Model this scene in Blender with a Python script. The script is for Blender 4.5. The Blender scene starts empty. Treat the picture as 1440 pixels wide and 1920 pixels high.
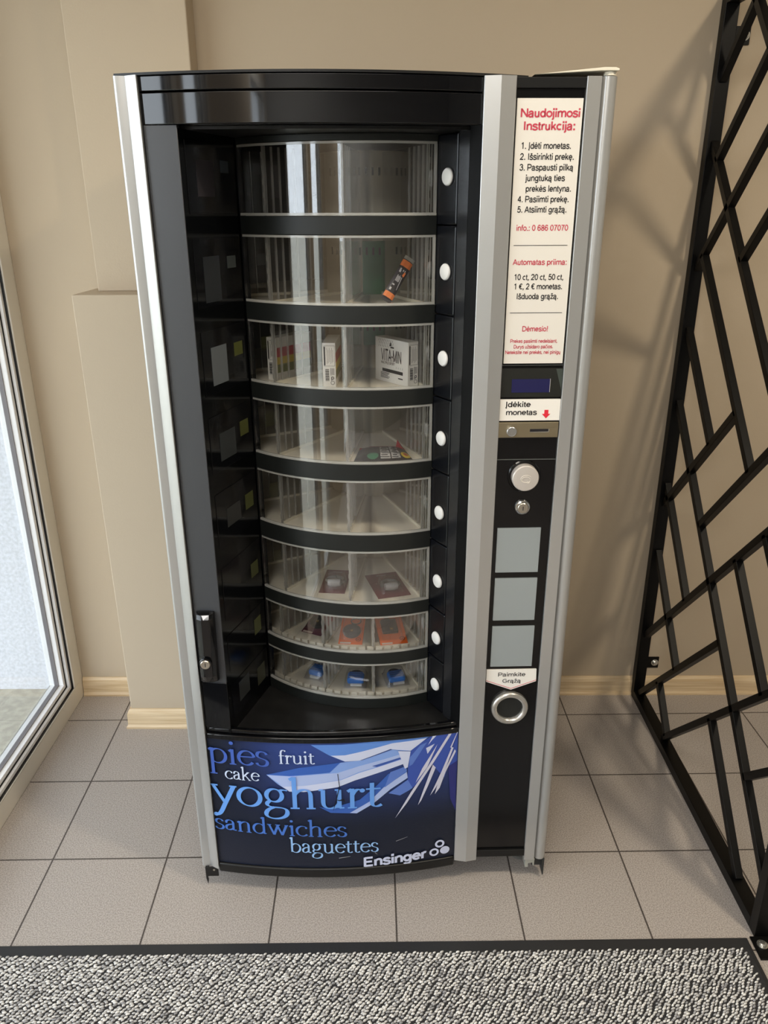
import bpy, bmesh, math, random
from mathutils import Vector, Matrix

random.seed(7)
S = bpy.context.scene
COL = S.collection
PI = math.pi

# ------------------------------------------------------------------ camera, light, exposure
def make_camera():
    f, pitch, yaw, roll, h = 1454.389, 0.37217, -0.00153, -0.00303, 1.59636
    F = Vector((math.sin(yaw)*math.cos(pitch), math.cos(yaw)*math.cos(pitch), -math.sin(pitch)))
    R = Vector((math.cos(yaw), -math.sin(yaw), 0)); U = R.cross(F)
    R2 = R*math.cos(roll)+U*math.sin(roll); U2 = -R*math.sin(roll)+U*math.cos(roll)
    cd = bpy.data.cameras.new('camera'); co = bpy.data.objects.new('camera', cd); COL.objects.link(co)
    cd.sensor_fit = 'VERTICAL'; cd.sensor_height = 36.0; cd.sensor_width = 27.0
    cd.lens = f/1920*36.0; cd.clip_start = 0.02; cd.clip_end = 200
    co.matrix_world = Matrix(((R2.x, U2.x, -F.x, 0), (R2.y, U2.y, -F.y, 0), (R2.z, U2.z, -F.z, h), (0, 0, 0, 1)))
    S.camera = co
make_camera()

SKY = 5.8
W = bpy.data.worlds.new('daylight'); S.world = W; W.use_nodes = True
W.node_tree.nodes['Background'].inputs[0].default_value = (0.92, 0.945, 1.0, 1)
W.node_tree.nodes['Background'].inputs[1].default_value = SKY

def area_lamp(name, loc, size, power, color, shape='DISK', size_y=None, rot=(0, 0, 0)):
    l = bpy.data.lights.new(name, 'AREA'); l.shape = shape; l.size = size
    if size_y: l.size_y = size_y
    l.energy = power; l.color = color
    o = bpy.data.objects.new(name, l); o.location = loc; o.rotation_euler = rot; COL.objects.link(o)
    return o
area_lamp('overhead_light', (1.26, 0.62, 2.72), 0.16, 26, (1.0, 0.86, 0.66))
area_lamp('overhead_light', (-0.25, 0.6, 2.74), 1.2, 17, (1.0, 0.92, 0.81), 'RECTANGLE', 0.5)  # added fill light, no fixture known; brightens the upper wall
area_lamp('overhead_light', (-0.7, -1.7, 2.74), 1.2, 50, (1.0, 0.98, 0.95), 'RECTANGLE', 0.6)  # added frontal fill from behind, no lamp known; reaches into the shelves

S.view_settings.view_transform = 'Standard'; S.view_settings.look = 'None'
S.view_settings.exposure = 0.12; S.view_settings.gamma = 1.0; S.view_settings.use_curve_mapping = False
S.cycles.transparent_max_bounces = 40
S.cycles.max_bounces = 10; S.cycles.diffuse_bounces = 5; S.cycles.glossy_bounces = 6
S.cycles.caustics_reflective = False; S.cycles.caustics_refractive = False
S.cycles.use_denoising = True
S.cycles.sample_clamp_indirect = 6.0

# ------------------------------------------------------------------ materials
def lin(c):
    o = []
    for v in c[:3]:
        v = v/255.0
        o.append(v/12.92 if v <= 0.04045 else ((v+0.055)/1.055)**2.4)
    return (o[0], o[1], o[2], 1.0)

MATS = {}
def mat(name, rgb, rough=0.5, metal=0.0, spec=0.5, bump=None, bscale=60.0, speck=None, coat=0.0):
    if name in MATS: return MATS[name]
    m = bpy.data.materials.new(name); m.use_nodes = True; nt = m.node_tree; b = nt.nodes['Principled BSDF']
    b.inputs['Base Color'].default_value = lin(rgb); b.inputs['Roughness'].default_value = rough
    b.inputs['Metallic'].default_value = metal; b.inputs['Specular IOR Level'].default_value = spec
    b.inputs['Coat Weight'].default_value = coat; b.inputs['Coat Roughness'].default_value = 0.05
    if bump or speck:
        tc = nt.nodes.new('ShaderNodeTexCoord')
        n = nt.nodes.new('ShaderNodeTexNoise'); n.inputs['Scale'].default_value = bscale; n.inputs['Detail'].default_value = 4
        nt.links.new(tc.outputs['Object'], n.inputs['Vector'])
        if bump:
            bp = nt.nodes.new('ShaderNodeBump'); bp.inputs['Strength'].default_value = bump; bp.inputs['Distance'].default_value = 0.002
            nt.links.new(n.outputs['Fac'], bp.inputs['Height']); nt.links.new(bp.outputs['Normal'], b.inputs['Normal'])
        if speck:
            r = nt.nodes.new('ShaderNodeValToRGB'); r.color_ramp.elements[0].position = 0.35; r.color_ramp.elements[1].position = 0.65
            r.color_ramp.elements[0].color = lin([v*(1-speck) for v in rgb]); r.color_ramp.elements[1].color = lin([min(255, v*(1+speck)) for v in rgb])
            nt.links.new(n.outputs['Fac'], r.inputs['Fac']); nt.links.new(r.outputs['Color'], b.inputs['Base Color'])
    MATS[name] = m
    return m

def clear(name, tint=(1, 1, 1), boost=1.0, rough=0.02, haze=0.0, hazecol=(230, 232, 230)):
    """clear moulded plastic: lets light straight through and mirrors at its fresnel share"""
    if name in MATS: return MATS[name]
    m = bpy.data.materials.new(name); m.use_nodes = True; nt = m.node_tree; nt.nodes.clear()
    out = nt.nodes.new('ShaderNodeOutputMaterial'); tr = nt.nodes.new('ShaderNodeBsdfTransparent'); gl = nt.nodes.new('ShaderNodeBsdfGlossy')
    tr.inputs[0].default_value = (*tint, 1); gl.inputs['Roughness'].default_value = rough
    fr = nt.nodes.new('ShaderNodeFresnel'); ge = nt.nodes.new('ShaderNodeNewGeometry'); mr = nt.nodes.new('ShaderNodeMapRange')
    mr.inputs[3].default_value = 1.5; mr.inputs[4].default_value = 1/1.5    # the rear face of a thin sheet mirrors like its front face
    nt.links.new(ge.outputs['Backfacing'], mr.inputs[0]); nt.links.new(mr.outputs[0], fr.inputs['IOR'])
    mu = nt.nodes.new('ShaderNodeMath'); mu.operation = 'MULTIPLY'; mu.inputs[1].default_value = boost; mu.use_clamp = True
    mx = nt.nodes.new('ShaderNodeMixShader')
    nt.links.new(fr.outputs[0], mu.inputs[0]); nt.links.new(mu.outputs[0], mx.inputs[0]); nt.links.new(tr.outputs[0], mx.inputs[1]); nt.links.new(gl.outputs[0], mx.inputs[2])
    last = mx
    if haze:
        df = nt.nodes.new('ShaderNodeBsdfPrincipled'); df.inputs['Base Color'].default_value = lin(hazecol); df.inputs['Roughness'].default_value = 0.25
        m2 = nt.nodes.new('ShaderNodeMixShader'); m2.inputs[0].default_value = haze
        nt.links.new(mx.outputs[0], m2.inputs[1]); nt.links.new(df.outputs[0], m2.inputs[2]); last = m2
    nt.links.new(last.outputs[0], out.inputs[0])
    MATS[name] = m
    return m

def wall_paint(): return mat('beige wall paint', (188, 173, 151), 0.72, spec=0.3, bump=0.12, bscale=220)
BLK = lambda: mat('black gloss plastic', (8, 9, 12), 0.07, spec=0.5)
BLKM = lambda: mat('black satin plastic', (15, 16, 17), 0.38, spec=0.4)
BLKT = lambda: mat('dark grey plastic band', (27, 30, 29), 0.42, spec=0.4)
ALU = lambda: mat('silver anodised aluminium', (186, 187, 186), 0.28, metal=0.55)
WHT = lambda: mat('white gloss plastic', (235, 235, 232), 0.28)
STEEL = lambda: mat('brushed steel', (190, 184, 172), 0.28, metal=0.9)
BLACKSTEEL = lambda: mat('black powder coated steel', (6, 6, 6), 0.42, spec=0.22)
INK = lambda: mat('black print', (22, 20, 24), 0.5)
RED = lambda: mat('red print', (196, 62, 84), 0.5)

# ------------------------------------------------------------------ mesh tools
class MB:
    def __init__(self): self.v, self.f, self.mi, self.sm = [], [], [], []
    def add(self, vs, fs, mi=0, smooth=False):
        o = len(self.v); self.v += [tuple(p) for p in vs]
        for f in fs: self.f.append([i+o for i in f]); self.mi.append(mi); self.sm.append(smooth)
    def box(self, lo, hi, mi=0, M=None):
        x0, y0, z0 = lo; x1, y1, z1 = hi
        v = [Vector(p) for p in ((x0,y0,z0),(x1,y0,z0),(x1,y1,z0),(x0,y1,z0),(x0,y0,z1),(x1,y0,z1),(x1,y1,z1),(x0,y1,z1))]
        if M: v = [M @ p for p in v]
        self.add(v, [(0,3,2,1),(4,5,6,7),(0,1,5,4),(1,2,6,5),(2,3,7,6),(3,0,4,7)], mi)
    def prism(self, poly, z0, z1, mi=0, smooth=False, M=None, caps=True):
        """plan polygon (counter-clockwise from above) raised from z0 to z1"""
        n = len(poly); v = [Vector((x, y, z0)) for x, y in poly]+[Vector((x, y, z1)) for x, y in poly]
        if M: v = [M @ p for p in v]
        o = [(i, (i+1) % n, n+(i+1) % n, n+i) for i in range(n)]
        self.add(v, o, mi, smooth)
        if caps: self.add(v, [tuple(range(n-1, -1, -1)), tuple(range(n, 2*n))], mi)
    def plate(self, poly, y0, y1, mi=0, M=None):
        """front-view polygon (x, z) counter-clockwise seen from the front, thick from y0 (front) to y1 (rear)"""
        n = len(poly); v = [Vector((x, y0, z)) for x, z in poly]+[Vector((x, y1, z)) for x, z in poly]
        if M: v = [M @ p for p in v]
        self.add(v, [tuple(range(n)), tuple(range(2*n-1, n-1, -1))]+[(i, n+i, n+(i+1) % n, (i+1) % n) for i in range(n)], mi)
    def lathe(self, prof, M=None, n=28, mi=0, smooth=True):
        """profile of (radius, height) turned about local z"""
        vs, fs = [], []
        for r, h in prof:
            for k in range(n):
                a = 2*PI*k/n; vs.append(Vector((r*math.cos(a), r*math.sin(a), h)))
        for i in range(len(prof)-1):
            for k in range(n):
                fs.append((i*n+k, i*n+(k+1) % n, (i+1)*n+(k+1) % n, (i+1)*n+k))
        if M: vs = [M @ p for p in vs]
        self.add(vs, fs, mi, smooth)
        if prof[0][0] > 1e-6: self.add(vs[:n], [tuple(range(n-1, -1, -1))], mi)
        if prof[-1][0] > 1e-6: self.add(vs[-n:], [tuple(range(n))], mi)
    def tube(self, path, r, n=8, mi=0, closed=False):
        path = [Vector(p) for p in path]; N = len(path); vs, fs = [], []
        for i, p in enumerate(path):
            a = path[i-1] if (i > 0 or closed) else p; b = path[(i+1) % N] if (i < N-1 or closed) else p
            t = (b-a).normalized(); u = t.orthogonal().normalized() if abs(t.z) > 0.95 else Vector((0, 0, 1)).cross(t).normalized(); w = t.cross(u)
            for k in range(n):
                an = 2*PI*k/n; vs.append(p+u*(r*math.cos(an))+w*(r*math.sin(an)))
        for i in range(N if closed else N-1):
            j = (i+1) % N
            for k in range(n): fs.append((i*n+k, i*n+(k+1) % n, j*n+(k+1) % n, j*n+k))
        self.add(vs, fs, mi, True)
        if not closed: self.add(vs[:n], [tuple(range(n-1, -1, -1))], mi); self.add(vs[-n:], [tuple(range(n))], mi)
    def build(self, name, m, parent=None, bevel=None, seg=2, sharp=30):
        me = bpy.data.meshes.new(name); me.from_pydata(self.v, [], self.f)
        ms = m if isinstance(m, (list, tuple)) else [m]
        for k in ms: me.materials.append(k)
        for p, i, s in zip(me.polygons, self.mi, self.sm): p.material_index = i; p.use_smooth = s
        bm = bmesh.new(); bm.from_mesh(me)
        bmesh.ops.remove_doubles(bm, verts=bm.verts, dist=1e-6)
        bmesh.ops.recalc_face_normals(bm, faces=bm.faces)
        bm.to_mesh(me); bm.free(); me.update()
        if any(self.sm): me.set_sharp_from_angle(angle=math.radians(32))
        o = bpy.data.objects.new(name, me); COL.objects.link(o)
        if parent: o.parent = parent
        if bevel:
            b = o.modifiers.new('edge', 'BEVEL'); b.width = bevel; b.segments = seg; b.limit_method = 'ANGLE'; b.angle_limit = math.radians(sharp)
        return o

def one_box(name, lo, hi, m, parent=None, bevel=None):
    b = MB(); b.box(lo, hi); return b.build(name, m, parent, bevel)
def tag(o, label=None, cat=None, group=None, kind=None):
    if label: o['label'] = label
    if cat: o['category'] = cat
    if group: o['group'] = group
    if kind: o['kind'] = kind
    return o
def struct(o, label=None): return tag(o, label, None, None, 'structure')
def empty(name, M):
    o = bpy.data.objects.new(name, None); COL.objects.link(o); o.matrix_world = M; o.empty_display_size = 0.05
    return o
def copy_tree(o, parent=None):
    c = o.copy(); COL.objects.link(c)
    if parent: c.parent = parent
    for ch in list(o.children): copy_tree(ch, c)
    return c


# ------------------------------------------------------------------ the room
WX, WY, CEIL = -1.0647, 2.327, 2.80
def floor_material():
    m = bpy.data.materials.new('grey speckled floor tiles'); m.use_nodes = True; nt = m.node_tree; b = nt.nodes['Principled BSDF']
    tc = nt.nodes.new('ShaderNodeTexCoord'); mp = nt.nodes.new('ShaderNodeMapping')
    mp.inputs['Rotation'].default_value = (0, 0, -0.0160); mp.inputs['Location'].default_value = (0.8534+3.0, -1.5872+6.0, 0)
    nt.links.new(tc.outputs['Object'], mp.inputs['Vector'])
    br = nt.nodes.new('ShaderNodeTexBrick'); br.offset = 0.0; br.squash = 1.0
    br.inputs['Scale'].default_value = 1.0; br.inputs['Brick Width'].default_value = 0.30; br.inputs['Row Height'].default_value = 0.30
    br.inputs['Mortar Size'].default_value = 0.0022; br.inputs['Mortar Smooth'].default_value = 0.1; br.inputs['Bias'].default_value = 0.0
    br.inputs['Color1'].default_value = lin((180, 172, 166)); br.inputs['Color2'].default_value = lin((174, 167, 161)); br.inputs['Mortar'].default_value = lin((84, 78, 74))
    nt.links.new(mp.outputs['Vector'], br.inputs['Vector'])
    n = nt.nodes.new('ShaderNodeTexNoise'); n.inputs['Scale'].default_value = 330; n.inputs['Detail'].default_value = 3
    nt.links.new(tc.outputs['Object'], n.inputs['Vector'])
    r = nt.nodes.new('ShaderNodeValToRGB'); r.color_ramp.elements[0].position = 0.36; r.color_ramp.elements[1].position = 0.62
    r.color_ramp.elements[0].color = (0.68, 0.67, 0.66, 1); r.color_ramp.elements[1].color = (1.14, 1.14, 1.14, 1)
    nt.links.new(n.outputs['Fac'], r.inputs['Fac'])
    mx = nt.nodes.new('ShaderNodeMix'); mx.data_type = 'RGBA'; mx.blend_type = 'MULTIPLY'; mx.inputs[0].default_value = 1.0
    nt.links.new(br.outputs['Color'], mx.inputs[6]); nt.links.new(r.outputs['Color'], mx.inputs[7]); nt.links.new(mx.outputs[2], b.inputs['Base Color'])
    b.inputs['Roughness'].default_value = 0.42; b.inputs['Specular IOR Level'].default_value = 0.35
    bp = nt.nodes.new('ShaderNodeBump'); bp.inputs['Strength'].default_value = 0.6; bp.inputs['Distance'].default_value = 0.002; bp.invert = True
    nt.links.new(br.outputs['Fac'], bp.inputs['Height']); nt.links.new(bp.outputs['Normal'], b.inputs['Normal'])
    return m
def oak_material():
    m = bpy.data.materials.new('pale oak skirting'); m.use_nodes = True; nt = m.node_tree; b = nt.nodes['Principled BSDF']
    tc = nt.nodes.new('ShaderNodeTexCoord'); mp = nt.nodes.new('ShaderNodeMapping'); mp.inputs['Scale'].default_value = (1.6, 1.6, 46)
    n = nt.nodes.new('ShaderNodeTexNoise'); n.inputs['Scale'].default_value = 3.0; n.inputs['Detail'].default_value = 5; n.inputs['Distortion'].default_value = 0.4
    r = nt.nodes.new('ShaderNodeValToRGB'); r.color_ramp.elements[0].position = 0.32; r.color_ramp.elements[1].position = 0.7
    r.color_ramp.elements[0].color = lin((205, 178, 138)); r.color_ramp.elements[1].color = lin((232, 211, 176))
    for a, c in ((tc.outputs['Object'], mp.inputs['Vector']), (mp.outputs['Vector'], n.inputs['Vector']), (n.outputs['Fac'], r.inputs['Fac']), (r.outputs['Color'], b.inputs['Base Color'])): nt.links.new(a, c)
    b.inputs['Roughness'].default_value = 0.4
    return m

RX, FY = 2.7, -2.6
struct(one_box('floor', (WX-0.09, FY, -0.06), (RX, WY+0.05, 0), floor_material()), 'grey speckled square floor tiles')
struct(one_box('ceiling', (WX-0.14, FY, CEIL), (RX, WY+0.14, CEIL+0.1), mat('white ceiling paint', (225, 220, 210), 0.8)))
struct(one_box('wall_back', (WX-0.074, WY, -0.06), (RX, WY+0.14, CEIL), wall_paint()), 'beige painted back wall behind the vending machine')
struct(one_box('wall_right', (RX, FY, -0.06), (RX+0.1, WY, CEIL), mat('grey wall paint', (146, 145, 142), 0.7, spec=0.3, bump=0.12, bscale=220)))
struct(one_box('wall_front', (WX-0.14, FY-0.1, -0.06), (RX, FY, CEIL), mat('grey wall paint', (146, 145, 142), 0.7)))
# left wall: a wide glazed bay, a pier, a narrow glazed bay, then wall with an added glazed bay
WB = 0.39; NB0, NB1 = -0.12, 0.33; FB0, FB1 = -2.52, -1.50; LINT = 2.32
lw = MB()
lw.box((WX-0.14, WB, LINT), (WX, WY, CEIL)); lw.box((WX-0.14, NB1, -0.06), (WX, WB, CEIL)); lw.box((WX-0.14, NB0, LINT), (WX, NB1, CEIL)); lw.box((WX-0.14, FB1, -0.06), (WX, NB0, CEIL)); lw.box((WX-0.14, FB0, LINT), (WX, FB1, CEIL)); lw.box((WX-0.14, FY, -0.06), (WX, FB0, CEIL))
struct(lw.build('wall_left', wall_paint()))
# boxed-in pillar in the corner: shallow above, deeper below a ledge
struct(one_box('wall_pillar', (-0.838, 2.142, 0), (-0.49, WY, 1.385), wall_paint(), None, 0.003), 'beige boxed pillar base with a ledge, left of the vending machine')
struct(one_box('wall_pillar_upper', (-0.800, 2.242, 1.385), (-0.49, WY, CEIL), wall_paint(), None, 0.003), 'shallow upper part of the beige boxed pillar')

def skirting(name, a, b_, m, ends=(0, 0), label=None):
    """moulded skirting board along the floor from a to b, with its face to the right of travel"""
    a = Vector((*a, 0)); b_ = Vector((*b_, 0)); d = (b_-a).normalized(); n = Vector((d.y, -d.x, 0))
    prof = [(0, 0), (0.017, 0), (0.017, 0.006), (0.012, 0.014), (0.011, 0.052), (0.008, 0.062), (0.003, 0.0695), (0, 0.0695)]
    mb = MB(); k = len(prof)
    v = [a+n*o+Vector((0, 0, z))-d*(o*ends[0]) for o, z in prof]+[b_+n*o+Vector((0, 0, z))+d*(o*ends[1]) for o, z in prof]
    mb.add(v, [(i, (i+1) % k, k+(i+1) % k, k+i) for i in range(k)]+[tuple(range(k-1, -1, -1)), tuple(range(k, 2*k))])
    return struct(mb.build(name, m), label)
OAK = oak_material()
skirting('baseboard_back', (-0.489, WY), (RX, WY), OAK, label='pale oak skirting board along the back wall')
skirting('baseboard_left', (WX+0.002, WY), (-0.838, WY), OAK, label='short pale oak skirting board in the corner by the window')
skirting('baseboard_pillar', (-0.838, 2.142), (-0.49, 2.142), OAK, (1, 0), 'pale oak skirting board across the pillar base')
skirting('baseboard_pillar_side', (-0.838, WY), (-0.838, 2.142), OAK, (0, 1))

# glazed bays
PVC = mat('warm lit white window profile', (224, 219, 208), 0.32)  # white PVC with the warmer light put into its colour
PVC_DAYLIT = mat('daylit white glazing bead', (238, 238, 238), 0.3)  # same PVC, the brighter daylight put into its colour
GASK = mat('black window gasket', (16, 16, 18), 0.5)
def ring(mb, y0, y1, z0, z1, w, x0, x1):
    """rectangular frame in the plane of the left wall, w wide, mitre-free boxes"""
    mb.box((x0, y0, z0), (x1, y1, z0+w)); mb.box((x0, y0, z1-w), (x1, y1, z1)); mb.box((x0, y0, z0+w), (x1, y0+w, z1-w)); mb.box((x0, y1-w, z0+w), (x1, y1, z1-w))
def glazed_bay(name, y0, y1, z0, z1, label, w=0.068):
    fr = MB(); ring(fr, y0, y1, z0, z1, w, WX-0.075, WX)
    o = struct(fr.build(name, PVC, None, 0.003), label)
    g = MB(); ring(g, y0+w, y1-w, z0+w, z1-w, 0.0035, WX-0.07, WX-0.0045); struct(g.build('window_gasket', GASK, o))
    s = MB(); ring(s, y0+w+0.0035, y1-w-0.0035, z0+w+0.0035, z1-w-0.0035, 0.012, WX-0.07, WX-0.010); struct(s.build('window_sash', PVC_DAYLIT, o, 0.002))
    g = MB(); ring(g, y0+w+0.0155, y1-w-0.0155, z0+w+0.0155, z1-w-0.0155, 0.002, WX-0.07, WX-0.019); struct(g.build('window_gasket', GASK, o))
    s = MB(); ring(s, y0+w+0.0175, y1-w-0.0175, z0+w+0.0175, z1-w-0.0175, 0.014, WX-0.07, WX-0.022); struct(s.build('window_bead', PVC_DAYLIT, o, 0.002))
    s = MB(); ring(s, y0+w+0.0315, y1-w-0.0315, z0+w+0.0315, z1-w-0.0315, 0.003, WX-0.052, WX-0.038); struct(s.build('window_gasket', mat('grey spacer bar', (120, 116, 118), 0.5), o))
    p = MB(); p.box((WX-0.050, y0+w+0.03, z0+w+0.03), (WX-0.044, y1-w-0.03, z1-w-0.03)); struct(p.build('window_pane', clear('window glass', (0.93, 0.96, 0.97), 1.0, 0.0), o))
    return o
glazed_bay('window_1', WB, WY-0.001, 0.0, LINT, 'tall white framed window down to the floor, at the left')
glazed_bay('added_window', FB0, FB1, 0.0, LINT, 'unseen white framed window behind, added for frontal light')  # added bay out of view, lets in more daylight from front left
glazed_bay('window_2', NB0, NB1, 0.0, LINT, 'narrow white framed window', 0.035)

# outside the window: a white plaster return wall, an added slab shading it from above and pale paving
PLASTER = mat('white roughcast plaster', (200, 204, 212), 0.9, bump=0.9, bscale=90, speck=0.05)
struct(one_box('wall_exterior', (-5.0, 2.40, -0.05), (WX-0.075, 2.60, 4.2), PLASTER), 'white roughcast plaster wall outside the window')
struct(one_box('shade_slab', (-4.2, -0.4, 2.62), (WX-0.14, 2.40, 2.80), mat('canopy concrete', (190, 190, 188), 0.8)))  # added slab out of view, keeps sky light off the plaster wall
struct(one_box('ground', (-40.0, -40.0, -0.12), (WX-0.09, 2.40, -0.03), mat('pale paving outside', (176, 172, 158), 0.8, bump=0.3, bscale=40, speck=0.06)), 'pale paving outside the window')

# ------------------------------------------------------------------ entrance mat
def carpet_material():
    m = bpy.data.materials.new('grey loop pile'); m.use_nodes = True; nt = m.node_tree; b = nt.nodes['Principled BSDF']
    g = nt.nodes.new('ShaderNodeNewGeometry'); r = nt.nodes.new('ShaderNodeValToRGB')
    e = r.color_ramp.elements; e[0].position = 0.0; e[0].color = lin((146, 146, 148)); e[1].position = 0.95; e[1].color = lin((236, 235, 232))
    x = e.new(0.35); x.color = lin((200, 199, 198))
    nt.links.new(g.outputs['Random Per Island'], r.inputs['Fac']); nt.links.new(r.outputs['Color'], b.inputs['Base Color'])
    b.inputs['Roughness'].default_value = 0.85; b.inputs['Specular IOR Level'].default_value = 0.15
    return m
def entrance_mat():
    # corners follow the slightly skewed lay of the mat
    x0, x1 = -1.02, 0.8455
    def edge(x): return 1.3222+0.0110*x
    root = empty('entrance_mat', Matrix.Translation((0, 1.0, 0)))
    tag(root, 'grey looped entrance mat with a black rubber border, lying in front of the vending machine', 'mat')
    y0 = 0.62-1.0
    base = MB()
    base.prism([(x0, y0), (x1+0.006, y0), (x1, edge(x1)-1.0), (x0, edge(x0)-1.0)], 0.0, 0.004)
    base.build('rubber_border', mat('black rubber', (38, 39, 41), 0.5, bump=0.2, bscale=120), root, 0.002)
    bk = MB(); bk.prism([(x0, y0), (x1-0.008, y0), (x1-0.010, edge(x1)-1.031), (x0, edge(x0)-1.031)], 0.0041, 0.0062)
    bk.build('backing', mat('dark carpet backing', (40, 40, 42), 0.9), root)
    pile = MB(); rng = random.Random(3); px, py = 0.0092, 0.0066
    nrow = int((edge(0)-0.031-0.80)/py)
    dome = []
    for k in range(nrow):
        y = -k*py
        n = int((x1-0.012-(-0.93))/px)
        for i in range(n):
            x = -0.93+(i+(0.5 if k % 2 else 0))*px+rng.uniform(-0.0012, 0.0012)+0.0016*math.sin(k*0.9)
            yy = edge(x)-1.031-0.003+y+rng.uniform(-0.0008, 0.0008)+0.0022*math.sin(x*310+k*0.7)
            if x > x1-0.012: continue
            a = 0.42+rng.uniform(-0.22, 0.22); L = 0.0050*rng.uniform(0.75, 1.15); Wd = 0.0021*rng.uniform(0.8, 1.15); H = 0.0044*rng.uniform(0.75, 1.2)
            ca, sa = math.cos(a), math.sin(a); o = len(pile.v)
            pts = []
            for rr, hh in ((1.0, 0.0), (0.82, 0.62)):
                for q in range(6):
                    t = PI*q/3; u, w = L*rr*math.cos(t), Wd*rr*math.sin(t); pts.append((x+u*ca-w*sa, yy+u*sa+w*ca, 0.0062+H*hh))
            pts.append((x, yy, 0.0062+H))
            fs = [(q, (q+1) % 6, 6+(q+1) % 6, 6+q) for q in range(6)]+[(6+q, 6+(q+1) % 6, 12) for q in range(6)]
            pile.v += pts; pile.f += [[o+i_ for i_ in f_] for f_ in fs]; pile.mi += [0]*12; pile.sm += [True]*12
    me = bpy.data.meshes.new('loop_pile'); me.from_pydata(pile.v, [], pile.f); me.materials.append(carpet_material())
    me.polygons.foreach_set('use_smooth', [True]*len(me.polygons)); me.update()
    o = bpy.data.objects.new('loop_pile', me); COL.objects.link(o); o.parent = root; o['kind'] = 'stuff'
    return root
entrance_mat()

# ------------------------------------------------------------------ black lattice screen at the right
def lattice_screen():
    X0 = 0.8645; FW = 0.036; y0, y1, zt = 1.335, 2.322, 2.108
    root = empty('lattice_screen', Matrix.Translation((X0+FW/2, 1.83, 0)))
    tag(root, 'black steel screen of diagonal square bars standing on the floor beside the vending machine', 'screen')
    ox, oy = X0+FW/2, 1.83
    def put(mb, nm, bev=0.0015): return mb.build(nm, BLACKSTEEL(), root, bev)
    b = MB(); b.box((-FW/2, y1-0.030-oy, 0.0), (FW/2, y1-oy, zt)); put(b, 'post')
    b = MB(); b.box((-FW/2, y0-oy, 0.0), (FW/2, y0+0.030-oy, zt)); put(b, 'post')
    b = MB(); b.box((-FW/2, y0+0.030-oy, 0.0), (FW/2, y1-0.030-oy, 0.030)); put(b, 'bottom_rail')
    b = MB(); b.box((-FW/2, y0+0.030-oy, zt-0.030), (FW/2, y1-0.030-oy, zt)); put(b, 'top_rail')
    h = 0.0095
    def bar(up, c, ya, yb):
        za, zb = ((c-ya), (c-yb)) if up else ((c+ya), (c+yb))
        A = Vector((0.001, ya-oy, za)); B = Vector((0.001, yb-oy, zb)); d = (B-A).normalized(); n = Vector((1, 0, 0)).cross(d)
        mb = MB(); v = []
        for P in (A, B):
            for sx, sn in ((-1, -1), (1, -1), (1, 1), (-1, 1)): v.append(P+Vector((sx*h, 0, 0))+n*(sn*h))
        mb.add(v, [(0, 3, 2, 1), (4, 5, 6, 7), (0, 1, 5, 4), (1, 2, 6, 5), (2, 3, 7, 6), (3, 0, 4, 7)]); put(mb, 'lattice_bar', 0.001)
    e = y1-0.028; g = y0+0.028
    for c, a, b_ in ((4.203, e, 2.145), (3.962, 2.249, 1.885), (3.732, e, 1.655), (3.485, 2.0105, 1.405), (3.019, e, 1.899), (2.779, 2.0085, g), (2.545, e, g), (2.308, e-0.012, 1.773), (2.065, 2.033, g), (1.833, 1.5355, g)): bar(True, c, a, b_)
    for c, a, b_ in ((-0.087, 2.165, 2.0245), (-0.536, e, 1.6575), (-0.779, 2.2555, 1.779), (-1.024, e, 2.0215), (-1.238, e, g), (-1.501, e, 2.023), (-1.730, e, 2.019), (-1.961, 2.1345, 2.013), (-1.448, 1.7565, 1.478), (-0.993, 1.769, 1.529), (-0.762, 1.6535, g)): bar(False, c, a, b_)
    BOLT = mat('zinc plated bolt', (205, 205, 200), 0.25, metal=0.9)
    def bolt(par, M):
        mb = MB(); mb.lathe([(0.0125, 0), (0.0125, 0.0015), (0.0085, 0.0016), (0.0085, 0.0055), (0.006, 0.0075), (0.0, 0.0078)], M, 18); mb.build('bolt', BOLT, par)
    for z0, z1 in ((1.992, 2.035), (0.104, 0.147)):
        t = MB(); t.box((0.0, WY-0.004-oy, z0), (0.950-ox, WY-0.0002-oy, z1)); o = t.build('wall_tab', BLACKSTEEL(), root, 0.001)
        bolt(o, Matrix.Translation((0.936-ox, WY-0.004-oy, (z0+z1)/2)) @ Matrix.Rotation(PI/2, 4, 'X'))
    t = MB(); t.box((0.853-ox, 1.274-oy, 0.0001), (0.905-ox, 1.3349-oy, 0.004)); o = t.build('floor_tab', BLACKSTEEL(), root, 0.001)
    bolt(o, Matrix.Translation((0.873-ox, 1.312-oy, 0.004)))
    return root
lattice_screen()

# ------------------------------------------------------------------ vending machine
MM = Matrix.Translation((-0.02793, 1.49684, 0)) @ Matrix.Rotation(0.03061, 4, 'Z')
VM = empty('vending_machine', MM)
tag(VM, 'tall black and silver snack vending machine with eight curved shelves behind clear doors', 'vending machine')
AX, DR = -0.0952, 1.44875           # centre line and radius of the bowed front door
def bow(x, off=0.0):                # depth of the bowed front at x
    return -(math.sqrt(DR*DR-(x-AX)**2)-(DR-0.03))-off
HR = (0.2933**2+0.04**2)/0.08
def bow_header(x, off=0.0): return -(math.sqrt(HR*HR-(x-AX)**2)-(HR-0.04))-off
def bowed(mb, x0, x1, z0, z1, out=0.0, thick=0.012, n=24, mi=0, bow=None):
    bow = bow or globals()['bow']
    xs = [x0+(x1-x0)*i/n for i in range(n+1)]
    poly = [(x, bow(x, out)) for x in xs]+[(x, bow(x, out)+thick) for x in reversed(xs)]
    mb.prism(poly, z0, z1, mi, True)
def on_bow(off): return lambda x, z: (x, bow(x, off), z)

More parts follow.
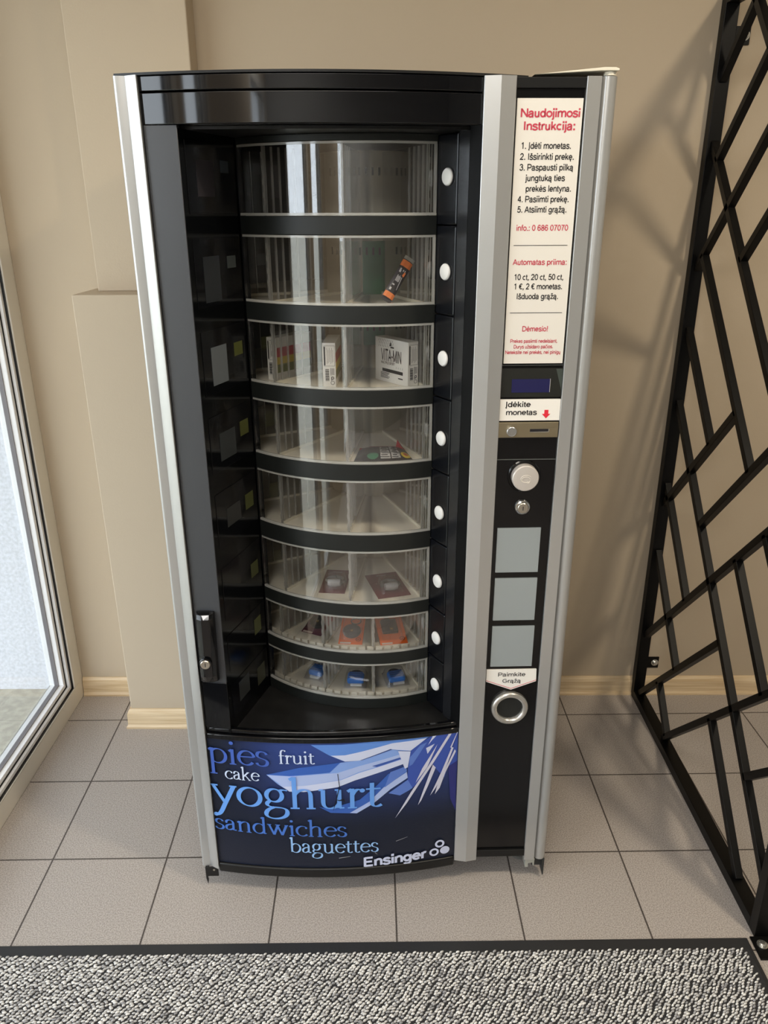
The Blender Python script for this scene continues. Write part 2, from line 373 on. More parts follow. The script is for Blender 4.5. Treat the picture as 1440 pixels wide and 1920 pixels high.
# cabinet behind the door
one_box('side_panel', (-0.428, 0.045, 0.055), (-0.416, 0.790, 1.806), BLKM(), VM, 0.002)
one_box('side_panel', (0.416, 0.045, 0.055), (0.428, 0.790, 1.806), BLKM(), VM, 0.002)
one_box('back_panel', (-0.4155, 0.778, 0.055), (0.4155, 0.790, 1.806), BLKM(), VM)
one_box('top_panel', (-0.4155, 0.045, 1.790), (0.4155, 0.7775, 1.806), BLKM(), VM)
one_box('bottom_panel', (-0.4155, 0.045, 0.055), (0.4155, 0.7775, 0.085), BLKM(), VM)
one_box('partition_wall', (0.215, 0.046, 0.086), (0.225, 0.7775, 1.789), BLKM(), VM)
for sx in (-0.385, 0.385):
    for y in (0.085, 0.74):
        f = MB(); M = Matrix.Translation((sx, y, 0)); f.lathe([(0.024, 0), (0.026, 0.004), (0.026, 0.010), (0.009, 0.014), (0.009, 0.0549)], M, 20); f.build('levelling_foot', mat('grey steel foot', (150, 152, 150), 0.4, metal=0.7), VM)

# silver uprights
def arc(cx, cy, r, a0, a1, n=10): return [(cx+r*math.cos(math.radians(a0+(a1-a0)*i/n)), cy+r*math.sin(math.radians(a0+(a1-a0)*i/n))) for i in range(n+1)]
def upright(poly, name='upright', z0=0.066, z1=1.8075, smooth=True):
    b = MB(); b.prism(poly, z0, z1, 0, smooth); o = b.build(name, ALU(), VM)
    return o
lp = [(-0.3888, 0.032), (-0.4315, 0.040)]+arc(-0.4255, 0.0085, 0.0060, 180, 262, 6)+[(-0.4110, 0.0045), (-0.4092, 0.0030), (-0.3905, -0.0080), (-0.3888, -0.0080)]
o = upright(lp); o['label'] = 'silver upright along the left edge'
rp = [(0.3762, -0.003), (0.3770, -0.004), (0.4010, -0.004), (0.4032, 0.0045)]+arc(0.4168, 0.0110, 0.0144, 205, 360, 14)+[(0.4312, 0.040), (0.3762, 0.032)]
o = upright(rp); o['label'] = 'silver upright along the right edge'
mp_ = [(0.1990, 0.020), (0.1990, -0.006), (0.2000, -0.007), (0.2270, -0.013), (0.2535, -0.008), (0.2545, -0.006), (0.2545, 0.020)]
o = upright(mp_, z0=0.074, smooth=False); o['label'] = 'silver upright between the bowed door and the control column'

# bowed header above the opening
h = MB(); bowed(h, -0.3875, 0.1980, 1.7325, 1.7810, 0.0, 0.03, 32, 0, bow_header); bowed(h, -0.3875, 0.1980, 1.7835, 1.8065, 0.0, 0.03, 32, 0, bow_header)
h.build('header', mat('lacquered black header', (8, 9, 12), 0.06, spec=0.5, coat=0.3), VM, 0.0012)
h = MB(); bowed(h, -0.4310, 0.2800, 1.8078, 1.8118, 0.001, 0.3, 32, 0, bow_header); h.build('top_cover', BLKM(), VM)
h = MB(); h.box((0.2546, -0.001, 1.7895), (0.3760, 0.04, 1.8065)); h.build('column_cap', BLKM(), VM, 0.001)
h = MB(); h.plate([(0.2848, 1.8098), (0.4010, 1.8156), (0.4295, 1.8156), (0.4302, 1.8185), (0.4240, 1.8208), (0.4040, 1.8208)], -0.004, 0.12); h.build('hinge_plate', mat('cream painted metal', (226, 222, 206), 0.4), VM, 0.0008)
h = MB(); h.lathe([(0.0105, 0), (0.0105, 0.006)], Matrix.Translation((0.4175, 0.010, 1.8090)), 20); h.build('hinge_pin', mat('cream painted metal', (226, 222, 206), 0.4), VM)

# left door stile, its handle
st = MB(); bowed(st, -0.3870, -0.3275, 0.6100, 1.7320, 0.0, 0.02, 8); st.build('door_stile', mat('satin dark grey door', (60, 62, 66), 0.33, spec=0.5), VM, 0.001)
st = MB(); bowed(st, -0.3870, -0.3275, 0.4860, 0.6095, 0.0, 0.02, 8); o = st.build('door_stile_foot', BLK(), VM, 0.001)
def handle():
    b = MB(); n = 9; secs = []
    for z, dx, dp in ((0.792, 0.0, 0.010), (0.790, 0.0, 0.018), (0.780, 0.0, 0.024), (0.700, -0.001, 0.026), (0.640, -0.002, 0.026), (0.622, -0.002, 0.018), (0.619, -0.002, 0.010)):
        x0, x1 = -0.3800+dx, -0.3405+dx; y = bow(-0.36)
        secs.append([(x0, y, z), (x0+0.002, y-dp*0.72, z), (x0+0.010, y-dp*0.95, z), (x0+0.014, y-dp, z), (x0+0.018, y-dp*0.97, z), (x1-0.010, y-dp*0.93, z), (x1-0.002, y-dp*0.7, z), (x1, y-dp*0.3, z), (x1, y, z)])
    v = [p for s in secs for p in s]; f = []
    for i in range(len(secs)-1):
        for k in range(n): f.append((i*n+k, i*n+(k+1) % n, (i+1)*n+(k+1) % n, (i+1)*n+k))
    b.add(v, f+[tuple(range(n-1, -1, -1)), tuple(range((len(secs)-1)*n, len(secs)*n))])
    o = b.build('door_handle', BLK(), VM, 0.0015)
    M = Matrix.Translation((-0.3645, bow(-0.36)-0.0245, 0.676)) @ Matrix.Rotation(PI/2, 4, 'X')
    c = MB(); c.lathe([(0.0140, 0), (0.0140, 0.006), (0.0125, 0.0072), (0.0112, 0.0072), (0.0112, 0.003)], M, 28); c.build('lock_collar', BLK(), o)
    c = MB(); c.lathe([(0.0108, 0), (0.0108, 0.0085), (0.0095, 0.0100), (0.0060, 0.0100), (0.0058, 0.0092), (0.0, 0.0092)], M, 28); l = c.build('lock_cylinder', STEEL(), o)
    c = MB(); c.box((-0.3653, bow(-0.36)-0.0345, 0.6715), (-0.3637, bow(-0.36)-0.0333, 0.6805)); c.build('keyhole', INK(), o)
handle()

# lower bowed panel: lip, printed panel, bottom edge
h = MB(); bowed(h, -0.3870, 0.1982, 0.4560, 0.4710, 0.003, 0.06, 28); bowed(h, -0.3870, 0.1982, 0.4710, 0.4830, -0.004, 0.012, 28)
h.build('door_lip', BLK(), VM, 0.003, 3)
h = MB(); bowed(h, -0.3880, 0.1984, 0.0560, 0.0835, 0.006, 0.06, 28); h.build('door_bottom_edge', BLKM(), VM, 0.004, 3)
def print_material():
    m = bpy.data.materials.new('navy printed panel'); m.use_nodes = True; nt = m.node_tree; b = nt.nodes['Principled BSDF']
    tc = nt.nodes.new('ShaderNodeTexCoord'); sp = nt.nodes.new('ShaderNodeSeparateXYZ'); nt.links.new(tc.outputs['Object'], sp.inputs[0])
    def ramp(src, a, b_):
        r = nt.nodes.new('ShaderNodeMapRange'); r.interpolation_type = 'SMOOTHSTEP'; r.inputs[1].default_value = a; r.inputs[2].default_value = b_; nt.links.new(src, r.inputs[0]); return r.outputs[0]
    az = ramp(sp.outputs['Z'], 0.20, 0.45); ax = ramp(sp.outputs['X'], -0.37, -0.15)
    mu = nt.nodes.new('ShaderNodeMath'); mu.operation = 'MULTIPLY'; nt.links.new(az, mu.inputs[0]); nt.links.new(ax, mu.inputs[1])
    mx = nt.nodes.new('ShaderNodeMix'); mx.data_type = 'RGBA'; mx.inputs[6].default_value = lin((17, 25, 44)); mx.inputs[7].default_value = lin((50, 72, 140))
    nt.links.new(mu.outputs[0], mx.inputs[0]); nt.links.new(mx.outputs[2], b.inputs['Base Color'])
    b.inputs['Roughness'].default_value = 0.38; b.inputs['Specular IOR Level'].default_value = 0.45
    n = nt.nodes.new('ShaderNodeTexNoise'); n.inputs['Scale'].default_value = 260; bp = nt.nodes.new('ShaderNodeBump'); bp.inputs['Strength'].default_value = 0.25; bp.inputs['Distance'].default_value = 0.001
    nt.links.new(tc.outputs['Object'], n.inputs['Vector']); nt.links.new(n.outputs['Fac'], bp.inputs['Height']); nt.links.new(bp.outputs['Normal'], b.inputs['Normal'])
    return m
h = MB(); bowed(h, -0.3872, 0.1982, 0.0838, 0.4560, 0.0, 0.02, 40); PP = h.build('printed_panel', print_material(), VM)

ARTCOL = {'art_blue': (96, 142, 220), 'art_white': (206, 214, 240), 'art_mid': (132, 165, 228), 'art_deep': (56, 98, 184), 'art_pale': (172, 190, 234), 'art_blue_dark': (58, 88, 168),
          'art_deep2': (58, 84, 172), 'art_mid2': (92, 124, 202), 'art_purple': (42, 46, 118), 'art_tine': (206, 208, 226), 'art_crack': (20, 20, 26)}
ART = [
('art_blue',((-0.1454,0.4521),(-0.0748,0.4516),(-0.0263,0.4545),(0.0425,0.457),(0.1324,0.4594),(0.1101,0.4409),(0.0854,0.4209),(0.056,0.4252),(0.0381,0.4317),(-0.0,0.4174),(-0.0337,0.4048),(-0.0672,0.403),(-0.1043,0.4228))),
('art_white',((-0.1001,0.4213),(-0.0672,0.4038),(-0.0337,0.4048),(0.0381,0.4317),(0.056,0.4271),(0.0854,0.4218),(0.1235,0.4525),(0.0851,0.4495),(0.0425,0.4476),(-0.0266,0.4303),(-0.0668,0.4215))),
('art_mid',((-0.2526,0.3648),(-0.1754,0.3707),(-0.076,0.4014),(-0.027,0.4057),(0.0425,0.4299),(0.056,0.4252),(0.0652,0.4056),(0.0675,0.3859),(0.0245,0.3712),(-0.0458,0.3487),(-0.0866,0.3308),(-0.1664,0.3175),(-0.2005,0.3181),(-0.2268,0.3382))),
('art_deep',((-0.2526,0.3648),(-0.1747,0.3873),(-0.0782,0.4015),(-0.1035,0.3733),(-0.1983,0.3632))),
('art_pale',((-0.2515,0.3643),(-0.1984,0.3623),(-0.0856,0.3722),(-0.0339,0.3897),(0.0606,0.4143),(0.0652,0.4014),(-0.0341,0.3731),(-0.0771,0.353),(-0.1633,0.3359),(-0.2135,0.3318))),
('art_white',((-0.2266,0.341),(-0.2135,0.3318),(-0.1633,0.3359),(-0.0771,0.3516),(-0.0342,0.3703),(0.0652,0.4001),(0.0675,0.3859),(-0.0458,0.3487),(-0.0866,0.3308),(-0.1664,0.3175),(-0.2005,0.3181))),
('art_blue_dark',((-0.0047,0.3876),(0.0606,0.4061),(0.064,0.4016),(0.0065,0.3839))),
('art_deep',((0.0767,0.3737),(0.0769,0.3569),(0.0244,0.3206),(-0.0034,0.2802),(-0.0451,0.2514),(-0.1047,0.2555),(-0.1315,0.2733),(-0.1042,0.2671),(-0.0905,0.2739),(-0.0353,0.2913),(0.0062,0.3308),(0.0335,0.3619))),
('art_pale',((0.0768,0.3625),(0.0792,0.3453),(0.0381,0.3163),(-0.0034,0.2773),(-0.0428,0.2513),(-0.0588,0.2537),(-0.0125,0.2839),(0.0221,0.3236))),
('art_deep2',((0.0854,0.4209),(0.1101,0.4409),(0.137,0.4587),(0.197,0.4609),(0.1981,0.3427),(0.1737,0.3699),(0.1677,0.3314),(0.1364,0.3763),(0.1163,0.3344),(0.0819,0.308),(0.0793,0.3397),(0.079,0.3762))),
('art_mid2',((0.0335,0.3054),(0.0611,0.2958),(0.0819,0.3075),(0.0911,0.3139),(0.0793,0.3397))),
('art_mid2',((0.0244,0.3234),(0.0381,0.367),(0.0744,0.3796),(0.0768,0.3653))),
('art_white',((0.056,0.4252),(0.0854,0.4209),(0.079,0.3762),(0.0722,0.3729),(0.0652,0.3945))),
('art_mid2',((0.0833,0.4033),(0.1079,0.4357),(0.1237,0.4417),(0.0903,0.3831),(0.0824,0.3785))),
('art_white',((0.1217,0.4256),(0.1421,0.4348),(0.1254,0.4085))),
('art_white',((0.1461,0.4578),(0.137,0.4573),(0.1261,0.4331),(0.135,0.4454))),
('art_purple',((0.1762,0.3638),(0.197,0.3768),(0.1982,0.2262),(0.1837,0.2677))),
('art_tine',((0.1839,0.4614),(0.1769,0.4615),(0.1272,0.3722),(0.0866,0.3017),(0.0493,0.2286),(0.0775,0.2712),(0.1162,0.3401),(0.1431,0.3864))),
('art_tine',((0.149,0.4337),(0.1134,0.3687),(0.0978,0.3286),(0.125,0.3697))),
('art_tine',((0.1045,0.2614),(0.119,0.3112),(0.1387,0.3759),(0.1458,0.3664),(0.1282,0.3154),(0.1125,0.2747))),
('art_tine',((0.1335,0.2852),(0.1601,0.3526),(0.1828,0.4184),(0.1875,0.417),(0.1693,0.3595),(0.1471,0.3065))),
('art_tine',((0.1452,0.2881),(0.1537,0.3282),(0.1671,0.3542),(0.1907,0.4114),(0.1937,0.4053),(0.1696,0.3481),(0.1566,0.3048))),
('art_tine',((0.1962,0.4592),(0.1948,0.4595),(0.1793,0.419),(0.1822,0.4171))),
('art_crack',((-0.0858,0.3728),(-0.0842,0.3727),(-0.0808,0.3363),(-0.089,0.2968),(-0.0976,0.2654),(-0.098,0.2669),(-0.0908,0.2983),(-0.0826,0.3369))),
('art_crack',((-0.0933,0.2993),(-0.0831,0.2966),(-0.0716,0.3005),(-0.0696,0.2875),(-0.074,0.2948),(-0.0832,0.2938))),
]
def sliced(mb, poly, off, step=0.012):
    """polygon (x, z) cut in narrow vertical slices so that it follows the bowed panel"""
    bm = bmesh.new(); vs = [bm.verts.new((x, 0, z)) for x, z in poly]; bm.faces.new(vs)
    bmesh.ops.triangulate(bm, faces=bm.faces[:])
    x0 = min(p[0] for p in poly); x1 = max(p[0] for p in poly); k = math.floor(x0/step)+1
    while k*step < x1:
        bmesh.ops.bisect_plane(bm, geom=bm.verts[:]+bm.edges[:]+bm.faces[:], plane_co=(k*step, 0, 0), plane_no=(1, 0, 0)); k += 1
    bm.verts.index_update()
    mb.add([(v.co.x, bow(v.co.x, off), v.co.z) for v in bm.verts], [[v.index for v in f.verts] for f in bm.faces]); bm.free()
def art():
    by = {}
    for i, (nm, poly) in enumerate(ART):
        key = nm if nm in ('art_tine', 'art_crack') else 'art'
        by.setdefault(key, []).append((i, nm, poly))
    mb = MB(); names = []
    for key, nice in (('art', 'fork_print'), ('art_tine', 'fork_tine_print'), ('art_crack', 'surface_crack')):
        mb = MB(); names = []
        for i, nm, poly in by[key]:
            if nm not in names: names.append(nm)
            b2 = MB(); sliced(b2, poly, 0.0004+0.00012*i+(0.002 if key == 'art_crack' else 0))
            mb.add(b2.v, b2.f, names.index(nm))
        mb.build(nice, [mat('print '+n[4:].replace('_', ' '), ARTCOL[n], 0.4) for n in names], PP)
art()

# serif lettering drawn with a broad nib ----------------------------
def _arc(cx, cy, rx, ry, a0, a1, n=22): return [(cx+rx*math.cos(math.radians(a0+(a1-a0)*i/n)), cy+ry*math.sin(math.radians(a0+(a1-a0)*i/n))) for i in range(n+1)]
def _bez(p0, p1, p2, p3, n=14):
    o = []
    for i in range(n+1):
        t = i/n; u = 1-t; o.append(tuple(u**3*p0[k]+3*u*u*t*p1[k]+3*u*t*t*p2[k]+t**3*p3[k] for k in (0, 1)))
    return o
def _foot(x): return [(x-0.17, 0.02), (x+0.17, 0.02)]
def _flag(x, y): return [(x-0.17, y-0.14), (x-0.02, y-0.03)]
GL = {  # letter: (advance, strokes, dots)
 'o': (1.02, [_arc(.50, .49, .41, .46, 0, 360, 36)], []),
 'c': (.86, [_arc(.50, .49, .40, .46, 48, 318, 30)], [(.75, .80, .085)]),
 'e': (.90, [_arc(.48, .49, .39, .46, 8, 322, 34), [(.12, .56), (.86, .56)]], []),
 'a': (.88, [_arc(.37, .70, .25, .26, 165, 0, 16)+[(.62, .15)]+_bez((.62, .15), (.63, .03), (.72, .02), (.82, .08), 8), _bez((.62, .60), (.30, .56), (.12, .46), (.12, .26), 12)+_bez((.12, .26), (.12, -.02), (.42, -.02), (.62, .22), 12)], [(.15, .74, .08)]),
 'i': (.46, [[(.23, .98), (.23, 0)], _foot(.23), _flag(.23, .98)], [(.21, 1.38, .11)]),
 'p': (1.04, [[(.22, .98), (.22, -.70)], [(.04, -.70), (.42, -.70)], _flag(.22, .98), _arc(.52, .48, .40, .46, 140, -140, 28)], []),
 'b': (1.02, [[(.20, 1.58), (.20, .06)], _flag(.20, 1.58), _arc(.52, .47, .39, .46, 140, -152, 28)], []),
 'd': (1.04, [_arc(.47, .47, .38, .46, 40, 325, 28), [(.80, 1.58), (.80, .04)], [(.80, .04), (.97, .06)], _flag(.80, 1.58)], []),
 'h': (1.08, [[(.22, 1.58), (.22, 0)], _flag(.22, 1.58), _foot(.22), _bez((.22, .70), (.34, .98), (.82, 1.12), (.82, .66))+[(.82, 0)], _foot(.82)], []),
 'n': (1.08, [[(.22, .98), (.22, 0)], _flag(.22, .98), _foot(.22), _bez((.22, .70), (.34, .98), (.82, 1.12), (.82, .66))+[(.82, 0)], _foot(.82)], []),
 'u': (1.06, [[(.20, .95), (.20, .34)]+_bez((.20, .34), (.20, -.12), (.68, -.04), (.80, .26)), [(.04, .94), (.20, .95)], [(.80, .95), (.80, .03)], [(.64, .94), (.80, .95)], [(.80, .03), (.98, .04)]], []),
 'r': (.70, [[(.22, .98), (.22, 0)], _flag(.22, .98), _foot(.22), _bez((.22, .66), (.30, .88), (.42, .98), (.56, .90), 8)], [(.60, .87, .10)]),
 's': (.72, [_bez((.60, .76), (.56, 1.02), (.12, 1.02), (.13, .72), 12)+_bez((.13, .72), (.14, .46), (.64, .54), (.63, .24), 12)+_bez((.63, .24), (.62, -.06), (.12, -.06), (.10, .22), 12)], []),
 't': (.64, [[(.26, 1.22), (.26, .24)]+_bez((.26, .24), (.26, -.02), (.46, -.02), (.62, .10), 8), [(.04, .92), (.58, .92)]], []),
 'f': (.60, [[(.24, 0), (.24, 1.15)]+_bez((.24, 1.15), (.24, 1.56), (.46, 1.62), (.64, 1.50), 10), [(.04, .92), (.56, .92)], _foot(.24)], [(.64, 1.48, .08)]),
 'k': (1.00, [[(.20, 1.58), (.20, 0)], _flag(.20, 1.58), _foot(.20), [(.22, .42), (.72, .93)], [(.58, .93), (.86, .93)], [(.40, .60), (.86, .02)], [(.74, .02), (1.0, .02)]], []),
 'w': (1.48, [[(.14, .95), (.46, .02)], [(.46, .02), (.76, .95)], [(.70, .95), (1.02, .02)], [(1.02, .02), (1.34, .95)], [(.0, .95), (.30, .95)], [(.56, .95), (.90, .95)], [(1.20, .95), (1.46, .95)]], []),
 'y': (.98, [[(.12, .94), (.54, .06)], [(.90, .94), (.52, .02)]+_bez((.52, .02), (.38, -.34), (.32, -.56), (.14, -.58), 10), [(-.02, .95), (.30, .95)], [(.74, .95), (1.02, .95)]], [(.14, -.55, .10)]),
 'g': (.96, [_arc(.42, .64, .29, .32, 0, 360, 32), _bez((.62, .86), (.72, .96), (.80, .92), (.92, .90), 6), _bez((.26, .36), (.06, .24), (.10, .06), (.40, .04), 10)+_bez((.40, .04), (.76, .04), (.90, -.02), (.88, -.24), 10)+_bez((.88, -.24), (.84, -.62), (.06, -.64), (.08, -.30), 16)+_bez((.08, -.30), (.10, -.12), (.24, -.02), (.40, .04), 8)], []),
}
# plain grotesque lettering drawn with an even pen (x-height 1, capitals 1.38)
def _bz(*p): return _bez(*p, 12)
_S = lambda k=0: [_bz((.80, .74), (.74, 1.0), (.16, 1.0), (.16, .72))+_bz((.16, .72), (.16, .44), (.82, .58), (.82, .28))[1:]+_bz((.82, .28), (.82, -.04), (.14, -.04), (.10, .26))[1:]]
_A = [_bz((.14, .68), (.18, 1.0), (.76, 1.02), (.76, .66))+[(.76, .20)]+_bz((.76, .20), (.76, .06), (.80, .02), (.86, .02))[1:], _bz((.76, .56), (.42, .50), (.10, .50), (.10, .26))+_bz((.10, .26), (.10, -.04), (.60, -.04), (.76, .28))[1:]]
_E = [[(.12, .51), (.90, .51)]+_arc(.51, .50, .39, .41, 2, 322, 30)]
_U = [[(.18, .95), (.18, .34)]+_bz((.18, .34), (.18, -.04), (.76, -.04), (.76, .36))[1:], [(.76, .95), (.76, .0)]]
_Z = [[(.12, .87), (.80, .87), (.14, .09), (.84, .09)]]
_OG = lambda x: [_bz((x, .04), (x-.20, -.10), (x-.20, -.30), (x+.04, -.26))]
_CAR = lambda x: [[(x-.20, 1.36), (x, 1.16), (x+.20, 1.36)]]
_C8 = _arc(.51, .50, .39, .41, 48, 312, 26)
SANS = {
 'a': (1.0, _A, []), 'ą': (1.0, _A+_OG(.84), []), 'c': (.96, [_C8], []), 'č': (.96, [_C8]+_CAR(.52), []),
 'd': (1.06, [_arc(.48, .49, .36, .41, 0, 360, 30), [(.86, 1.38), (.86, 0)]], []), 'e': (1.04, _E, []), 'ė': (1.04, _E, [(.51, 1.24)]), 'ę': (1.04, _E+_OG(.66), []),
 'f': (.54, [[(.24, 0), (.24, 1.06)]+_bz((.24, 1.06), (.24, 1.30), (.34, 1.34), (.54, 1.29))[1:], [(.04, .87), (.50, .87)]], []),
 'g': (1.06, [_arc(.48, .50, .36, .40, 0, 360, 30), [(.86, .95), (.86, -.04)]+_bz((.86, -.04), (.86, -.42), (.20, -.42), (.16, -.14))[1:]], []),
 'i': (.42, [[(.21, 0), (.21, .95)]], [(.21, 1.27)]), 'j': (.42, [[(.21, .95), (.21, -.14)]+_bz((.21, -.14), (.21, -.30), (.10, -.32), (-.02, -.28))[1:]], [(.21, 1.27)]),
 'k': (.96, [[(.18, 0), (.18, 1.38)], [(.20, .34), (.80, .95)], [(.42, .58), (.86, 0)]], []), 'l': (.42, [[(.21, 0), (.21, 1.38)]], []),
 'm': (1.60, [[(.18, 0), (.18, .95)], _bz((.18, .58), (.22, .98), (.80, 1.06), (.80, .62))+[(.80, 0)], _bz((.80, .58), (.84, .98), (1.42, 1.06), (1.42, .62))+[(1.42, 0)]], []),
 'n': (1.04, [[(.18, 0), (.18, .95)], _bz((.18, .58), (.24, 1.0), (.86, 1.06), (.86, .60))+[(.86, 0)]], []), 'o': (1.04, [_arc(.52, .49, .41, .41, 0, 360, 32)], []),
 'p': (1.06, [[(.18, .95), (.18, -.38)], _arc(.56, .49, .37, .41, 0, 360, 30)], []), 'r': (.66, [[(.18, 0), (.18, .95)], _bz((.18, .52), (.22, .86), (.38, .96), (.62, .86))], []),
 's': (.94, _S(), []), 'š': (.94, _S()+_CAR(.48), []), 't': (.54, [[(.24, 1.24), (.24, .24)]+_bz((.24, .24), (.24, .06), (.36, .06), (.50, .08))[1:], [(.04, .87), (.48, .87)]], []),
 'u': (1.0, _U, []), 'ų': (1.0, _U+_OG(.78), []), 'y': (.94, [[(.08, .95), (.48, .05)], [(.86, .95), (.48, .05)]+_bz((.48, .05), (.40, -.24), (.32, -.34), (.10, -.28))[1:]], []), 'z': (.92, _Z, []), 'ž': (.92, _Z+_CAR(.48), []),
 'A': (1.26, [[(.06, 0), (.63, 1.34)], [(.63, 1.34), (1.20, 0)], [(.26, .46), (1.0, .46)]], []), 'D': (1.36, [[(.18, 0), (.18, 1.38)], [(.18, .09), (.56, .09)]+_bz((.56, .09), (1.42, .09), (1.42, 1.29), (.56, 1.29))[1:]+[(.18, 1.29)]], []),
 'E': (1.22, [[(.18, 0), (.18, 1.38)], [(.18, .10), (1.10, .10)], [(.18, .70), (1.0, .70)], [(.18, 1.28), (1.08, 1.28)]], []),
 'G': (1.48, [_arc(.76, .69, .60, .60, 48, 335, 30)+[(1.30, .64)], [(.80, .64), (1.36, .64)]], []), 'I': (.54, [[(.27, 0), (.27, 1.38)]], []), 'Į': (.54, [[(.27, 0), (.27, 1.38)]]+_OG(.30), []),
 'M': (1.56, [[(.18, 0), (.18, 1.38)], [(.20, 1.32), (.78, .10)], [(.78, .10), (1.36, 1.32)], [(1.38, 0), (1.38, 1.38)]], []), 'N': (1.36, [[(.18, 0), (.18, 1.38)], [(.20, 1.30), (1.16, .08)], [(1.18, 0), (1.18, 1.38)]], []),
 'P': (1.24, [[(.18, 0), (.18, 1.38)], [(.18, 1.29), (.66, 1.29)]+_bz((.66, 1.29), (1.26, 1.29), (1.26, .58), (.66, .58))[1:]+[(.18, .58)]], []), 'T': (1.16, [[(.58, 0), (.58, 1.30)], [(.06, 1.29), (1.10, 1.29)]], []), 'V': (1.24, [[(.06, 1.38), (.62, .04)], [(.62, .04), (1.18, 1.38)]], []),
 'L': (1.06, [[(.18, 1.38), (.18, .09), (.98, .09)]], []), 'U': (1.34, [[(.18, 1.38), (.18, .50)]+_bz((.18, .50), (.18, -.08), (1.16, -.08), (1.16, .50))[1:]+[(1.16, 1.38)]], []), 'O': (1.46, [_arc(.73, .69, .60, .61, 0, 360, 34)], []),
 'S': (1.22, [[(x*1.3, y*1.4) for x, y in _S()[0]]], []), 'R': (1.34, [[(.18, 0), (.18, 1.38)], [(.18, 1.29), (.70, 1.29)]+_bz((.70, 1.29), (1.26, 1.29), (1.26, .62), (.70, .62))[1:]+[(.18, .62)], [(.70, .62), (1.20, 0)]], []),
 '0': (1.06, [_arc(.53, .69, .39, .61, 0, 360, 34)], []), '1': (1.06, [[(.62, 0), (.62, 1.38)], [(.24, 1.02), (.62, 1.30)]], []),
 '2': (1.06, [_bz((.16, .98), (.18, 1.44), (.88, 1.40), (.88, .96))+_bz((.88, .96), (.88, .62), (.24, .40), (.14, .09))[1:]+[(.92, .09)]], []),
 '3': (1.06, [_bz((.16, 1.04), (.22, 1.42), (.84, 1.38), (.84, 1.02))+_bz((.84, 1.02), (.84, .74), (.60, .74), (.44, .74))[1:], _bz((.44, .74), (.64, .74), (.92, .70), (.92, .40))+_bz((.92, .40), (.92, -.04), (.16, -.04), (.14, .34))[1:]], []),
 '4': (1.06, [[(.74, 0), (.74, 1.34)], [(.72, 1.32), (.12, .42)], [(.10, .40), (.98, .40)]], []), '5': (1.06, [[(.86, 1.29), (.32, 1.29), (.22, .68)]+_bz((.22, .68), (.50, .98), (.92, .84), (.92, .44))[1:]+_bz((.92, .44), (.92, -.04), (.16, -.02), (.14, .32))[1:]], []),
 '6': (1.06, [_arc(.53, .43, .38, .35, 0, 360, 28), _bz((.15, .46), (.12, 1.0), (.30, 1.30), (.56, 1.30))+_bz((.56, 1.30), (.74, 1.30), (.84, 1.20), (.86, 1.04))[1:]], []), '7': (1.06, [[(.12, 1.28), (.92, 1.28)]+_bz((.92, 1.28), (.60, .92), (.44, .46), (.42, 0))[1:]], []),
 '8': (1.06, [_arc(.53, .37, .38, .29, 0, 360, 26), _arc(.53, 1.00, .32, .29, 0, 360, 26)], []),
 '.': (.50, [], [(.25, .10)]), ',': (.50, [[(.26, .10), (.16, -.20)]], [(.25, .10)]), ':': (.50, [], [(.25, .10), (.25, .86)]), '!': (.54, [[(.27, 1.38), (.27, .40)]], [(.27, .10)]), '-': (.64, [[(.10, .56), (.56, .56)]], []), ' ': (.52, [], []),
 '€': (1.06, [_arc(.66, .69, .48, .58, 52, 308, 26), [(.02, .82), (.72, .82)], [(.02, .56), (.66, .56)]], []),
}
def sans_text(mb, text, x0, x1, zb, xh, place, w=0.19, skew=0.0):
    """place(x, z) gives the point on the sheet; w is the pen width in x-heights"""
    tot = sum(SANS[c][0] for c in text); sx = (x1-x0)/tot; cur = 0.0
    for c in text:
        adv, strokes, dots = SANS[c]
        def pt(x, y): return place(x0+(cur+x)*sx, zb+y*xh)
        for s in strokes:
            L, R = [], []; n = len(s); clo = n > 4 and abs(s[0][0]-s[-1][0])+abs(s[0][1]-s[-1][1]) < 1e-6
            for i in range(n):
                a = s[i-1] if i else (s[n-2] if clo else s[0]); b_ = s[i+1] if i < n-1 else (s[1] if clo else s[-1]); p = s[i]
                d1 = Vector((p[0]-a[0], p[1]-a[1])); d2 = Vector((b_[0]-p[0], b_[1]-p[1]))
                if d1.length < 1e-9: d1 = d2
                if d2.length < 1e-9: d2 = d1
                d1.normalize(); d2.normalize(); t = d1+d2
                t = t.normalized() if t.length > 1e-6 else d1
                k = min(1.0/max(0.45, t.dot(d1)), 2.0)*w/2; nx, ny = -t.y*k, t.x*k
                L.append((p[0]+nx, p[1]+ny)); R.append((p[0]-nx, p[1]-ny))
            v = [pt(*q) for q in L]+[pt(*q) for q in R]
            mb.add(v, [(i, n+i, n+i+1, i+1) for i in range(n-1)])
        for dx, dy in dots:
            h = w*0.56; mb.add([pt(dx-h, dy-h), pt(dx+h, dy-h), pt(dx+h, dy+h), pt(dx-h, dy+h)], [(0, 1, 2, 3)])
        cur += adv
